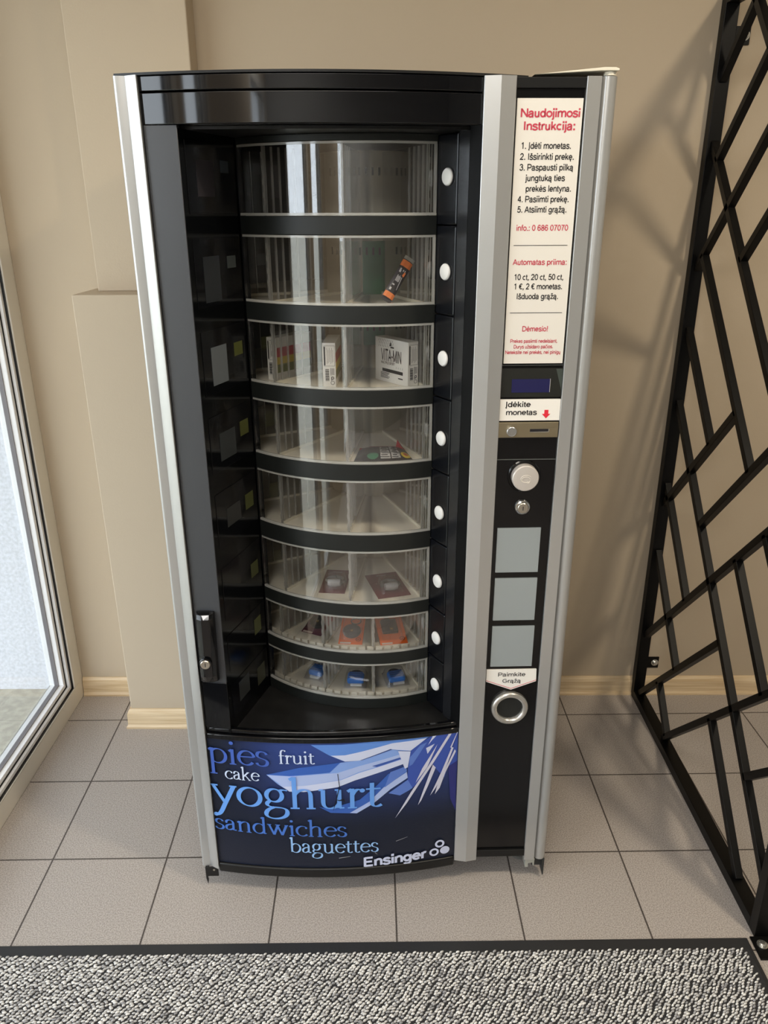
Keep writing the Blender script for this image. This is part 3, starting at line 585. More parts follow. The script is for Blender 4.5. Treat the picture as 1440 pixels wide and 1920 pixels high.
def nib(mb, path, fn, thick, thin):
    n = len(path); L, R = [], []
    closed = abs(path[0][0]-path[-1][0])+abs(path[0][1]-path[-1][1]) < 1e-6
    for i in range(n):
        a = path[max(i-1, 0)] if not (closed and i == 0) else path[n-2]; b = path[min(i+1, n-1)] if not (closed and i == n-1) else path[1]
        dx, dy = b[0]-a[0], b[1]-a[1]; l = math.hypot(dx, dy) or 1; dx, dy = dx/l, dy/l
        ang = math.atan2(dy, dx); w = thin+(thick-thin)*abs(math.sin(ang+0.30))**1.6
        L.append((path[i][0]-dy*w/2, path[i][1]+dx*w/2)); R.append((path[i][0]+dy*w/2, path[i][1]-dx*w/2))
    v = [fn(*p) for p in L]+[fn(*p) for p in R]
    mb.add(v, [(i, n+i, n+i+1, i+1) for i in range(n-1)])
def serif_word(word, x0, x1, zb, xh, m, off, tilt=0.0, thick=0.175, thin=0.055):
    tot = sum(GL[c][0] for c in word); sx = (x1-x0)/tot; mb = MB(); cur = 0
    for ci, c in enumerate(word):
        adv, strokes, dots = GL[c]
        for si, s in enumerate(strokes):
            def fn(x, y, cur=cur, si=si):
                X = x0+(cur+x)*sx; return (X, bow(X, off+0.00004*si), zb+y*xh+tilt*(X-x0)/(x1-x0))
            pts = s
            if len(s) == 2:
                pts = [(s[0][0]+(s[1][0]-s[0][0])*k/6, s[0][1]+(s[1][1]-s[0][1])*k/6) for k in range(7)]
            nib(mb, pts, fn, thick, thin)
        for dx, dy, r in dots:
            P = [(dx+r*math.cos(2*PI*k/14), dy+r*math.sin(2*PI*k/14)) for k in range(14)]
            mb.add([(x0+(cur+x)*sx, bow(x0+(cur+x)*sx, off+0.0003), zb+y*xh+tilt*((cur+x)/tot)) for x, y in P], [tuple(range(14))])
        cur += adv
    return mb.build('lettering', m, PP)
serif_word('pies', -0.3880, -0.2430, 0.3905, 0.0435, mat('print mid blue', (66, 98, 184), 0.4), 0.0036)
serif_word('fruit', -0.2210, -0.1370, 0.4005, 0.0245, mat('print off white', (206, 220, 244), 0.4), 0.0036)
serif_word('cake', -0.3515, -0.2685, 0.3468, 0.0245, mat('print off white', (206, 220, 244), 0.4), 0.0036)
serif_word('yoghurt', -0.3905, 0.0185, 0.2700, 0.0585, mat('print light blue', (104, 160, 236), 0.4), 0.0036)
serif_word('sandwiches', -0.3890, -0.0665, 0.1925, 0.0325, mat('print strong blue', (70, 116, 200), 0.4), 0.0036, -0.0095)
serif_word('baguettes', -0.2070, 0.0095, 0.1352, 0.0300, mat('print pale blue', (150, 192, 240), 0.4), 0.0036, -0.0040)
b = MB(); sans_text(b, 'Ensinger', -0.0285, 0.1280, 0.0855, 0.0212, lambda x, z: (x, bow(x, 0.0036), z+0.0085*(x+0.0268)/0.1543), 0.30)
def flat_ring(mb, cx, cz, ro, ri, place, n=30, mi=0):
    if ri <= 0: mb.add([place(cx+ro*math.cos(2*PI*k/n), cz+ro*math.sin(2*PI*k/n)) for k in range(n)], [tuple(range(n))], mi)
    else:
        v = [place(cx+r*math.cos(2*PI*k/n), cz+r*math.sin(2*PI*k/n)) for r in (ro, ri) for k in range(n)]
        mb.add(v, [(k, (k+1) % n, n+(k+1) % n, n+k) for k in range(n)], mi)
P_ = on_bow(0.0036)
b.build('logo_lettering', mat('print white', (236, 238, 240), 0.4), PP)
for cx, cz, ri in ((0.1608, 0.1320, 0.0066), (0.1472, 0.1076, 0.0068), (0.1742, 0.1095, 0)):
    b = MB(); flat_ring(b, cx, cz, 0.0119, ri, P_); b.build('logo_disc' if ri == 0 else 'logo_ring', mat('print white', (236, 238, 240), 0.4), PP)
for (xa, za, xb, zb_) in ((0.052, 0.158, 0.080, 0.168), (-0.088, 0.116, -0.060, 0.121), (0.000, 0.128, 0.006, 0.122)):
    b = MB(); b.add([(xa, bow(xa, 0.0037), za), (xb, bow(xb, 0.0037), zb_), (xb, bow(xb, 0.0037), zb_+0.0009), (xa, bow(xa, 0.0037), za+0.0016)], [(0, 1, 2, 3)]); b.build('scratch', mat('pale scratch', (170, 172, 176), 0.6), PP)

# hinge brackets under the uprights
b = MB(); b.box((-0.4240, -0.002, 0.0370), (-0.3925, 0.002, 0.0655)); b.box((-0.4240, -0.002, 0.0370), (-0.4215, 0.03, 0.0655)); b.plate([(-0.4240, 0.0372), (-0.4240, 0.030), (-0.4205, 0.010), (-0.4180, 0.026), (-0.4195, 0.0372)], -0.002, 0.001)
o = b.build('hinge_bracket', BLKM(), VM, 0.0006)
c = MB(); c.lathe([(0.0026, 0), (0.0026, 0.0008), (0.0012, 0.0009), (0, 0.0005)], Matrix.Translation((-0.4025, -0.002, 0.0575)) @ Matrix.Rotation(PI/2, 4, 'X'), 14); c.build('screw', STEEL(), o)
b = MB(); b.plate([(0.3800, 0.066), (0.3800, 0.0400), (0.3880, 0.0400), (0.3880, 0.0520), (0.3990, 0.0540), (0.4000, 0.0440), (0.4030, 0.0440), (0.4040, 0.066)], -0.002, 0.028); o = b.build('hinge_bracket', mat('cast grey metal', (176, 178, 170), 0.45, metal=0.4), VM, 0.0006)
b = MB(); b.plate([(0.4230, 0.066), (0.4230, 0.030), (0.4262, 0.012), (0.4285, 0.014), (0.4290, 0.066)], -0.002, 0.028); b.box((0.3990, 0.004, 0.040), (0.4230, 0.010, 0.066)); b.build('hinge_bracket', mat('dull dark metal', (60, 62, 62), 0.5, metal=0.5), VM, 0.0006)

# ------------------------------------------------------------------ control column
CPY = 0.003
b = MB(); b.box((0.2548, CPY, 0.0990), (0.3760, 0.03, 1.7890)); CP = b.build('control_column', mat('black gloss column', (8, 8, 10), 0.22, spec=0.45), VM)
b = MB(); b.box((0.2548, -0.003, 0.0780), (0.3760, 0.03, 0.0985)); b.build('column_foot', BLKM(), VM, 0.001)
for z in (1.3132, 1.1216): one_box('seam', (0.2550, CPY-0.0012, z-0.0007), (0.3758, CPY, z+0.0007), mat('grey seam', (92, 96, 94), 0.4), VM)  # grey strips stand for the highlight along the joints
# instruction sign
SG = MB(); SG.box((0.2580, -0.0012, 1.3172), (0.3727, CPY, 1.7740)); SG = SG.build('instruction_sign', mat('white sign paper', (226, 223, 216), 0.45), VM)
SIGN=[
('Naudojimosi', 0.2644, 0.3694, 1.7446, 'r', 1),
('Instrukcija:', 0.2702, 0.3625, 1.7244, 'r', 1),
('1. Įdėti monetas.', 0.2681, 0.3575, 1.6946, 'k', 0),
('2. Išsirinkti prekę.', 0.2676, 0.3642, 1.677, 'k', 0),
('3. Paspausti pilką', 0.2677, 0.3641, 1.6597, 'k', 0),
('jungtuką ties', 0.2797, 0.3506, 1.6424, 'k', 0),
('prekės lentyna.', 0.2808, 0.3635, 1.6249, 'k', 0),
('4. Pasiimti prekę.', 0.2675, 0.3609, 1.6074, 'k', 0),
('5. Atsiimti grąžą.', 0.2678, 0.3582, 1.59, 'k', 0),
('info.: 0 686 07070', 0.268, 0.3633, 1.5591, 'r', 0),
('Automatas priima:', 0.2654, 0.3662, 1.4996, 'r', 0),
('10 ct, 20 ct, 50 ct,', 0.2686, 0.3621, 1.4727, 'k', 0),
('1 €, 2 € monetas.', 0.2692, 0.3611, 1.4559, 'k', 0),
('Išduoda grąžą.', 0.2753, 0.3549, 1.4381, 'k', 0),
('Dėmesio!', 0.2899, 0.3401, 1.3783, 'r', 0),
('Prekes pasiimti nedelsiant,', 0.2685, 0.3596, 1.3568, 'r', 0),
('Durys užsidaro pačios.', 0.2756, 0.3523, 1.3461, 'r', 0),
('Neteksite nei prekės, nei pinigų', 0.2599, 0.3673, 1.3355, 'r', 0),
]
for t, x0, x1, zb, c, bd in SIGN:
    mb = MB()
    small = zb < 1.36
    sans_text(mb, t, x0, x1, zb, 0.0098 if bd else (0.0050 if small else (0.0072 if c == 'r' else 0.0076)), lambda x, z: (x, -0.0016, z), 0.27 if bd else 0.225)
    mb.build('lettering', RED() if c == 'r' else INK(), SG)
for z in (1.5337, 1.4129): one_box('ruled_line', (0.2650, -0.0016, z-0.0005), (0.3642, -0.0013, z+0.0005), INK(), SG)
# display
b = MB(); b.box((0.2552, -0.0004, 1.2505), (0.3756, CPY, 1.3075)); D = b.build('display', mat('display window', (40, 41, 38), 0.12, spec=0.5), VM, 0.0005)
b = MB(); b.box((0.2765, -0.0008, 1.2600), (0.3515, -0.0003, 1.2865)); b.build('screen', mat('dark blue lcd', (36, 36, 80), 0.2), D)
b = MB(); b.box((0.3515, -0.0010, 1.2605), (0.3522, -0.0003, 1.2870)); b.build('screen_edge', mat('pale edge', (190, 190, 186), 0.4), D)
b = MB(); b.plate([(0.3620, 1.3060), (0.3755, 1.2620), (0.3755, 1.3060)], -0.0008, -0.0003); b.build('display_bevel', mat('display bevel', (66, 74, 70), 0.3), D)
# coin label
b = MB(); b.box((0.2556, -0.0015, 1.2035), (0.3758, CPY, 1.2462)); LB = b.build('coin_label', mat('white label', (240, 238, 232), 0.45), VM)
b = MB(); sans_text(b, 'Įdėkite', 0.2660, 0.3165, 1.2313, 0.0080, lambda x, z: (x, -0.0019, z), 0.23); sans_text(b, 'monetas', 0.2676, 0.3297, 1.2152, 0.0080, lambda x, z: (x, -0.0019, z), 0.23); b.build('lettering', INK(), LB)
b = MB(); b.plate([(0.3445, 1.2250), (0.3445, 1.2170), (0.3400, 1.2170), (0.3483, 1.2078), (0.3567, 1.2170), (0.3524, 1.2170), (0.3524, 1.2250)], -0.0019, -0.0014); b.build('arrow', mat('bright red print', (222, 44, 62), 0.5), LB)
# coin plate
b = MB(); b.box((0.2530, -0.0040, 1.1690), (0.3745, CPY, 1.2005)); CO = b.build('coin_plate', mat('brass toned steel', (176, 164, 136), 0.3, metal=0.85), VM, 0.0012)
c = MB(); c.lathe([(0.0100, 0), (0.0100, 0.0070), (0.0090, 0.0078), (0.0086, 0.0078), (0.0084, 0.0070), (0, 0.0070)], Matrix.Translation((0.2800, -0.004, 1.1830)) @ Matrix.Rotation(PI/2, 4, 'X'), 26); c.build('reject_button', mat('steel button', (182, 182, 180), 0.3, metal=0.8), CO)
c = MB(); c.box((0.3175, -0.0044, 1.1812), (0.3545, -0.0035, 1.1868)); c.build('coin_slot', INK(), CO)
c = MB(); c.plate([(0.3165, 1.1802), (0.3550, 1.1802), (0.3562, 1.1815), (0.3562, 1.1870), (0.3548, 1.1870), (0.3548, 1.1814), (0.3165, 1.1810)], -0.0050, -0.0038); c.build('slot_edge', mat('bright steel', (226, 224, 214), 0.2, metal=0.8), CO)
# return knob
M = Matrix.Translation((0.3133, CPY, 1.0858)) @ Matrix.Rotation(PI/2, 4, 'X')
b = MB(); b.lathe([(0.0345, 0), (0.0345, 0.0015), (0.0325, 0.0035), (0.0305, 0.0035), (0.0295, 0.001), (0, 0.001)], M, 40); KR = b.build('knob_collar', BLK(), VM)
c = MB(); c.lathe([(0.0272, 0.001), (0.0272, 0.0165), (0.0255, 0.0185), (0.0235, 0.0188), (0, 0.0188)], M, 44); KN = c.build('return_knob', mat('pale satin knob', (204, 198, 192), 0.35, metal=0.25), KR)
e = MB(); yk = CPY-0.0190
def ell(cx, cz, rx, rz, a0, a1, n=26): return [(cx+rx*math.cos(math.radians(a0+(a1-a0)*i/n)), yk, cz+rz*math.sin(math.radians(a0+(a1-a0)*i/n))) for i in range(n+1)]
e.tube(ell(0.3140, 1.0852, 0.0112, 0.0078, 30, 318), 0.0006, 6); e.tube(ell(0.3135, 1.0838, 0.0085, 0.0058, 20, 300), 0.0006, 6)
e.tube([(0.3172, yk, 1.0800), (0.3205, yk, 1.0770), (0.3222, yk, 1.0818)], 0.0006, 6); e.tube([(0.3170, yk, 1.0758), (0.3205, yk, 1.0770)], 0.0006, 6)
e.build('emblem', mat('pale embossed line', (222, 216, 206), 0.4), KR)
M = Matrix.Translation((0.3135, CPY, 1.0185)) @ Matrix.Rotation(PI/2, 4, 'X')
b = MB(); b.lathe([(0.0165, 0), (0.0165, 0.0030), (0.0150, 0.0060), (0.0120, 0.0075), (0.0118, 0.005)], M, 32); LK = b.build('column_lock', mat('chrome', (200, 202, 202), 0.15, metal=0.95), VM)
c = MB(); c.lathe([(0.0112, 0), (0.0112, 0.0100), (0.0100, 0.0110), (0.0, 0.0110)], M, 28); c.build('lock_cylinder', STEEL(), LK)
c = MB(); c.box((0.3128, CPY-0.0116, 1.0140), (0.3142, CPY-0.0108, 1.0225)); c.build('keyhole', INK(), LK)
# three blank metal plates
for x0, x1, z0, z1 in ((0.2640, 0.3560, 0.8685, 0.9715), (0.2645, 0.3565, 0.7515, 0.8545), (0.2645, 0.3585, 0.6330, 0.7365)):
    b = MB(); b.box((x0, -0.0005, z0), (x1, CPY, z1)); b.build('blank_plate', mat('blue grey satin metal', (176, 187, 191), 0.30, metal=0.5), VM, 0.0006)
# change label and cup
b = MB(); b.plate([(0.2570, 0.5936), (0.3146, 0.5713), (0.3712, 0.5930), (0.3702, 0.6245), (0.2570, 0.6245)], -0.0006, CPY); CL = b.build('change_label', mat('white label', (240, 238, 232), 0.45), VM)
b = MB(); sans_text(b, 'Paimkite', 0.2828, 0.3460, 0.6073, 0.0075, lambda x, z: (x, -0.0010, z), 0.20); sans_text(b, 'Grąžą', 0.2935, 0.3364, 0.5903, 0.0075, lambda x, z: (x, -0.0010, z), 0.20); b.build('lettering', INK(), CL)
b = MB()
for (xa, za), (xb, zb_) in (((0.2572, 0.5962), (0.3144, 0.5742)), ((0.3144, 0.5742), (0.3711, 0.5957))): b.plate([(xa, za), (xb, zb_), (xb, zb_+0.0011), (xa, za+0.0011)], -0.0010, -0.0005)
b.build('red_line', RED(), CL)
M = Matrix.Translation((0.3143, CPY, 0.5225)) @ Matrix.Rotation(PI/2, 4, 'X')
b = MB(); prof = [(0.0425, 0)]+[(0.0360+0.0068*math.cos(math.radians(a)), 0.0050+0.0070*math.sin(math.radians(a))) for a in range(-20, 200, 20)]+[(0.0290, 0.0005)]
b.lathe(prof, M, 44); CU = b.build('change_cup_rim', mat('silver satin rim', (206, 204, 198), 0.24, metal=0.8), VM)
b = MB(); b.lathe([(0.0292, 0.0022), (0.0275, 0.0010), (0.0, 0.0010)], M, 40); b.build('change_cup', mat('shaded cup hollow', (30, 32, 31), 0.4), CU)  # dark disc painted for the shade inside the cup opening

# ------------------------------------------------------------------ vending chamber and shelves
DC = 0.445
def cyl(deg, r): a = math.radians(deg); return (r*math.sin(a), DC-r*math.cos(a))
def cyl_band(mb, a0, a1, r0, r1, z0, z1, n=40, mi=0):
    """curved strip between radii r0 (outer) and r1, split into smooth outer and inner faces"""
    A = [a0+(a1-a0)*i/n for i in range(n+1)]
    v = [(*cyl(a, r), z) for z in (z0, z1) for r in (r0, r1) for a in A]; k = n+1
    def q(f, s): mb.add(v, f, mi, s)
    q([(i, i+1, 2*k+i+1, 2*k+i) for i in range(n)], True); q([(k+i+1, k+i, 3*k+i, 3*k+i+1) for i in range(n)], True)
    q([(i+1, i, k+i, k+i+1) for i in range(n)], False); q([(2*k+i, 2*k+i+1, 3*k+i+1, 3*k+i) for i in range(n)], False)
    q([(0, 2*k, 3*k, k), (n, k+n, 3*k+n, 2*k+n)], False)

TOPS = [1.7151, 1.5504, 1.3826, 1.2151, 1.0532, 0.8868, 0.7227, 0.5955]
BOTS = [1.5846, 1.4176, 1.2491, 1.0891, 0.9254, 0.7531, 0.6247, 0.4985]
AL, AR = -45.0, 21.2
# chamber: floor, ceiling, smoked left wall, right wall with the buttons
xs = [-0.3275+(0.526*i/24) for i in range(25)]
b = MB(); b.prism([(x, bow(x)+0.009) for x in xs]+[(0.1985, 0.06), (0.14, 0.115), (0.14, 0.21), (-0.262, 0.21)], 0.4600, 0.4711)
b.build('chamber_floor', mat('worn black floor', (24, 24, 24), 0.3, spec=0.5, speck=0.12, bscale=30), VM)
b = MB(); b.prism([(x, bow(x)+0.031) for x in xs]+[(0.1985, 0.06), (0.14, 0.115), (0.14, 0.21), (-0.262, 0.21)], 1.7270, 1.7324)
b.build('chamber_ceiling', BLKM(), VM)
L0 = Vector((-0.3278, -0.009, 0)); LD = Vector((0.069, 0.195, 0)).normalized(); LN = Vector((LD.y, -LD.x, 0))
def lwall(s, z, o): p = L0+LD*s+LN*o; return (p.x, p.y, z)
def lbox(mb, s0, s1, z0, z1, o0, o1, mi=0):
    v = [lwall(s, z, o) for z in (z0, z1) for o in (o0, o1) for s in (s0, s1)]
    mb.add(v, [(0, 1, 3, 2), (4, 6, 7, 5), (0, 4, 5, 1), (2, 3, 7, 6), (0, 2, 6, 4), (1, 5, 7, 3)], mi)
b = MB(); lbox(b, 0, 0.2068, 0.4711, 1.7269, -0.006, 0.0); CW = b.build('chamber_wall', mat('smoked black wall', (4, 5, 6), 0.12, spec=0.22), VM)
for i, (t, bo) in enumerate(zip(TOPS, BOTS)):
    w = MB(); lbox(w, 0.018, 0.196, bo+0.004, t-0.004, 0.0, 0.0012); wo = w.build('shelf_panel', mat('smoked shelf panel', (6, 7, 10), 0.10, spec=0.22), CW, 0.001)
STICK = [((.050, .111, 1.619, 1.681, (40, 36, 40)), (.139, .170, 1.662, 1.683, (36, 44, 50))), ((.047, .108, 1.430, 1.514, (26, 30, 34)), (.139, .174, 1.488, 1.511, (44, 50, 50))),
         ((.049, .110, 1.270, 1.345, (88, 94, 98)), (.142, .178, 1.314, 1.341, (66,70,20))), ((.054, .120, 1.112, 1.170, (34, 38, 40)), (.143, .180, 1.142, 1.174, (60,64,22))),
         ((.059, .120, 0.963, 1.005, (32,33,33)), (.143, .180, 0.972, 1.007, (56,60,22))), (None, (.146, .181, 0.801, 0.836, (50,54,22))),
         (None, (.143, .176, 0.652, 0.692, (58, 62, 30))), ((.050, .100, 0.528, 0.578, (40, 43, 44)), (.141, .180, 0.512, 0.560, (48, 50, 38)))]
for row in STICK:
    for st_, nm in zip(row, ('price_card', 'price_sticker')):
        if not st_: continue
        s0, s1, z0, z1, c = st_; w = MB(); lbox(w, s0, s1, z0, z1, 0.0013, 0.0019); w.build(nm, mat('paper %d %d %d' % c, c, 0.5), CW)

PA, PB = Vector((0.1312, 0.1076, 0)), Vector((0.1640, 0.0505, 0)); PD = (PB-PA).normalized(); PN = Vector((PD.y, -PD.x, 0))
def slab(p0, p1, z0, z1, th, nm, m, bev=0.0):
    n = Vector((p1[1]-p0[1], -(p1[0]-p0[0]), 0)).normalized()    # towards the customer
    b = MB(); b.prism([(p0[0], p0[1]), (p1[0], p1[1]), (p1[0]-n.x*th, p1[1]-n.y*th), (p0[0]-n.x*th, p0[1]-n.y*th)], z0, z1); return b.build(nm, m, VM, bev)
seams = [1.7269]+[(a+b_)/2 for a, b_ in zip(BOTS[:-1], TOPS[1:])]+[0.4712]
for i in range(8):
    z1, z0 = seams[i]-0.0008, seams[i+1]+0.0008
    o = slab((PA.x, PA.y), (PB.x, PB.y), z0, z1, 0.012, 'button_panel', mat('dark satin button panel', (8, 10, 15), 0.26, spec=0.35), 0.003)
    zb = (1.6525, 1.4825, 1.3145, 1.1470, 0.9795, 0.8135, 0.6665, 0.5400)[i]
    c = PA+PD*0.0378-Vector((0, 0, 0)); nrm = Vector((-0.87, -0.50, 0))
    if nrm.dot(Vector((PD.y, -PD.x, 0))) < 0: nrm = -nrm; nrm = Vector((-abs(nrm.x), -abs(nrm.y), 0))
    R = Matrix.Translation((c.x, c.y, zb)) @ nrm.to_track_quat('Z', 'Y').to_matrix().to_4x4()
    k = MB(); k.lathe([(0.0172, -0.002), (0.0172, 0.0012), (0.0158, 0.0012)], R, 30); kc = k.build('button_ring', INK(), o)
    k = MB(); k.lathe([(0.0155, -0.002), (0.0155, 0.0030), (0.0140, 0.0052), (0.0090, 0.0066), (0.0, 0.0072)], R, 30); k.build('button', WHT(), o)
slab((0.1655, 0.0478), (0.1810, 0.0210), 0.4712, 1.7269, 0.010, 'door_jamb', mat('dark grey gloss jamb', (27, 28, 31), 0.2, spec=0.5))
slab((0.1815, 0.0200), (0.1986, -0.0060), 0.4712, 1.7324, 0.010, 'door_jamb', mat('deep black jamb', (6, 6, 7), 0.4, spec=0.25))

# front bands between the shelves
edges = [(TOPS[0], 1.7268)]+[(TOPS[i+1], BOTS[i]) for i in range(7)]+[(0.4712, BOTS[7])]
for z0, z1 in edges:
    b = MB(); cyl_band(b, AL, AR, 0.3665, 0.353, z0, z1); b.build('shelf_band', BLKT(), VM, 0.0008)
b = MB(); cyl_band(b, AL-0.2, AL+0.5, 0.3670, 0.352, 0.4712, 1.7268, 1); b.build('drum_edge_strip', BLK(), VM)

DOORM = clear('clear door plastic', (0.99, 0.992, 0.99), 2.3, 0.010, 0.002)
RIMM = clear('clear moulded edge', (0.93, 0.94, 0.93), 2.0, 0.12, 0.42, (214, 214, 208))
DIVM = clear('clear divider plastic', (0.975, 0.97, 0.965), 0.9, 0.06, 0.025, (190, 184, 172))
RIBM = clear('clear divider rib', (0.90, 0.90, 0.89), 2.4, 0.10, 0.34, (214, 212, 206))
TRAYM = mat('cream shelf plastic', (228, 222, 206), 0.42)
COREM = mat('beige hub plastic', (196, 187, 164), 0.45)
ca = MB(); cyl_band(ca, 0, 360, 0.105, 0.100, 0.486, 1.7145, 40)
for t in TOPS:
    for a in (-50, -42, -34, -10, -2, 6, 14, 38, 46, 54): cyl_band(ca, a, a+2.4, 0.1062, 0.1045, t-0.050, t-0.034, 1, 1)
HUB = ca.build('hub', [COREM, INK()], VM)
gp = MB(); cyl_band(gp, -6, 22, 0.1058, 0.1045, 1.30, 1.53, 8); gp.build('hub_reflection', mat('green hub reflection', (16, 110, 58), 0.4), HUB)  # reflection of something green, painted as a patch on the hub

TRAYZ = []
for i, (t, bo) in enumerate(zip(TOPS, BOTS)):
    zt = bo-0.003; TRAYZ.append(zt+0.0004)
    b = MB(); cyl_band(b, 0, 360, 0.3515, 0.1055, zt-0.010, zt, 72)
    if i >= 6:
        a = -62
        while a < 40:
            cyl_band(b, a, a+2.5, 0.3514, 0.345, zt, zt+0.0105, 2); a += 3.33
    tr_ = b.build('shelf_tray', TRAYM, VM)
    angs = [-63.6, -35.9, -8.2, 19.5, 47.2, 74.9] if i < 6 else [-59.6, -39.6, -19.6, 0.4, 20.4, 40.4, 60.4]
    for a in angs:
        d = MB(); h1 = t-0.004; Rz = Matrix.Translation((0, DC, 0)) @ Matrix.Rotation(math.radians(a), 4, 'Z')
        d.box((-0.0011, -0.349, zt+0.0002), (0.0011, -0.106, h1), 0, Rz)
        for r in (0.3475, 0.3425, 0.322, 0.300, 0.278, 0.254): d.box((-0.0024, -r-0.0009, zt+0.0002), (0.0024, -r+0.0009, h1), 1, Rz)
        zz = zt+0.012; k = 0
        while zz < h1-0.012:
            sd = 0.0034 if k % 2 else -0.0034
            d.box((min(0, sd), -0.3490, zz), (max(0, sd), -0.3470, zz+0.011), 1, Rz); zz += 0.012; k += 1
        d.box((-0.0040, -0.345, zt), (0.0040, -0.106, zt+0.006), 2, Rz)
        d.build('divider', [DIVM, RIBM, mat('ivory divider foot', (226, 220, 202), 0.45)], tr_)
    # sliding clear door in front of the shelf
    g = MB(); cyl_band(g, AL+0.6, AR-0.4, 0.3640, 0.3618, bo+0.001, t-0.001, 44); pd = g.build('product_door', DOORM, VM)
    g = MB(); cyl_band(g, AL+0.6, AR-0.2, 0.3652, 0.3612, t-0.0052, t-0.0008, 44); cyl_band(g, AL+0.6, AR-0.2, 0.3662, 0.3600, bo+0.0006, bo+0.0056, 44)
    cyl_band(g, AR-0.9, AR-0.15, 0.3655, 0.3600, bo+0.0056, t-0.0052, 1)
    g.build('door_rim', RIMM, pd)
    g = MB()
    for a in (18.0, 18.7, 19.5): cyl_band(g, a, a+0.22, 0.3617, 0.3585, bo+0.006, t-0.0055, 1)
    g.build('door_rib', RIMM, pd)

# ------------------------------------------------------------------ goods on the shelves
def item(name, loc, rz, label, cat, group=None, tilt=None):
    M = MM @ Matrix.Translation(loc) @ Matrix.Rotation(rz, 4, 'Z')
    if tilt: M = M @ tilt
    o = empty(name, M); tag(o, label, cat, group); return o

PAPER = mat('white carton board', (232, 230, 224), 0.5); GREYINK = mat('grey print', (120, 118, 116), 0.5); MARO = mat('dark maroon print', (78, 42, 44), 0.5)
def carton(loc, ang, label, colours=False):
    """carton standing upright: narrow end 27 mm along local x facing -y, long side 115 mm along +y, 94 mm tall"""
    o = item('supplement_carton', loc, ang, label, 'box', 'white supplement cartons on the third shelf')
    w, l, h = 0.0275, 0.115, 0.0935
    b = MB(); b.box((0, 0, 0), (w, l, h)); b.build('carton_body', PAPER, o, 0.0006)
    e = 0.0003
    k = MB()     # printed end
    for x in (0.0035, 0.0255): k.box((x, -e, 0.046), (x+0.0005, 0.0001, 0.087))
    for z in (0.0455, 0.087): k.box((0.0035, -e, z), (0.026, 0.0001, z+0.0005))
    for j in range(14): k.box((0.0055, -e, 0.0145+j*0.0018), (0.0135, 0.0001, 0.0145+j*0.0018+(0.0012 if j % 3 else 0.0007)))
    k.box((0.0170, -e, 0.024), (0.0175, 0.0001, 0.042)); k.box((0.0030, -e, 0.047), (0.0062, 0.0001, 0.0855))
    flat_ring(k, 0.0205, 0.0105, 0.0042, 0.0033, lambda x, z: (x, -e, z)); flat_ring(k, 0.0205, 0.0205, 0.0032, 0.0016, lambda x, z: (x, -e, z)); k.box((0.0176, -e, 0.0150), (0.0190, 0.0001, 0.0230))
    k.build('end_print', INK(), o)
    k = MB()
    for j in range(6): k.box((0.0095+j*0.0025, -e, 0.050+0.002*(j % 3)), (0.0102+j*0.0025, 0.0001, 0.083-0.004*(j % 2)))
    for j in range(3): k.box((0.0165+j*0.003, -e, 0.027), (0.0180+j*0.003, 0.0001, 0.041))
    k.build('small_print', GREYINK, o)
    if colours:  # striped long side
        for nm, c, z0, z1 in (('stripe_print', (190, 44, 50), 0.052, 0.072), ('stripe_print', (216, 186, 60), 0.036, 0.052), ('stripe_print', (120, 126, 70), 0.018, 0.036)):
            k = MB(); k.box((w-0.0001, 0.002, z0), (w+e, l-0.002, z1)); k.build(nm, mat('stripe %d %d %d' % c, c, 0.45), o)
    return o
def side_text(o, side):
    """lettering on the long left side (normal -x) of a carton"""
    e = 0.0004; l = 0.115
    def pl(y, z): return (-e, l-y, z)
    k = MB(); sans_text(k, 'VITA-MIN', 0.022, 0.093, 0.0455, 0.0185, pl, 0.22); k.build('lettering', mat('maroon black print', (46, 34, 36), 0.5), o)
    k = MB(); sans_text(k, 'MULTIPLE SPORT', 0.022, 0.070, 0.0390, 0.0036, pl, 0.24); k.build('lettering', MARO, o)
    k = MB()
    def bar(y0, y1, z0, z1): k.add([pl(y0, z0), pl(y1, z0), pl(y1, z1), pl(y0, z1)], [(0, 1, 2, 3)])
    bar(0.026, 0.098, 0.022, 0.029); bar(0.082, 0.098, 0.0125, 0.0150)
    for j in range(5): bar(0.020, 0.052-0.003*(j % 3), 0.019-j*0.0027, 0.0203-j*0.0027)
    k.add([pl(0.051, 0.0785), pl(0.059, 0.0785), pl(0.058, 0.083), pl(0.055, 0.0885), pl(0.0535, 0.083)], [(0, 1, 2, 3, 4)]); bar(0.055, 0.067, 0.0745, 0.0775)
    k.build('side_print', INK(), o)
    k = MB()
    for i in range(9):
        for j in range(3): bar2 = (0.012+i*0.006+0.002*(j % 2), 0.0145+i*0.006+0.002*(j % 2)); k.add([pl(bar2[0], 0.074+j*0.006), pl(bar2[0]+0.0012, 0.074+j*0.006), pl(bar2[1]+0.0012, 0.079+j*0.006), pl(bar2[1], 0.079+j*0.006)], [(0, 1, 2, 3)])
    for j in range(4): k.add([pl(0.075+0.007*j, 0.033), pl(0.076+0.007*j, 0.033), pl(0.076+0.007*j, 0.037), pl(0.075+0.007*j, 0.037)], [(0, 1, 2, 3)])
    k.build('pattern_print', GREYINK, o)
z3 = TRAYZ[2]
c1 = carton((0.0800, 0.1170, z3), math.radians(35), 'white carton at the right of the third shelf, big dark lettering on its side'); side_text(c1, -1)
carton((-0.0980, 0.1230, z3), math.radians(-4), 'white carton in the middle of the third shelf, barcoded end facing forward', True)
carton((-0.2220, 0.2080, z3), math.radians(-37), 'shaded carton at the left of the third shelf, red and yellow stripes outward', True)

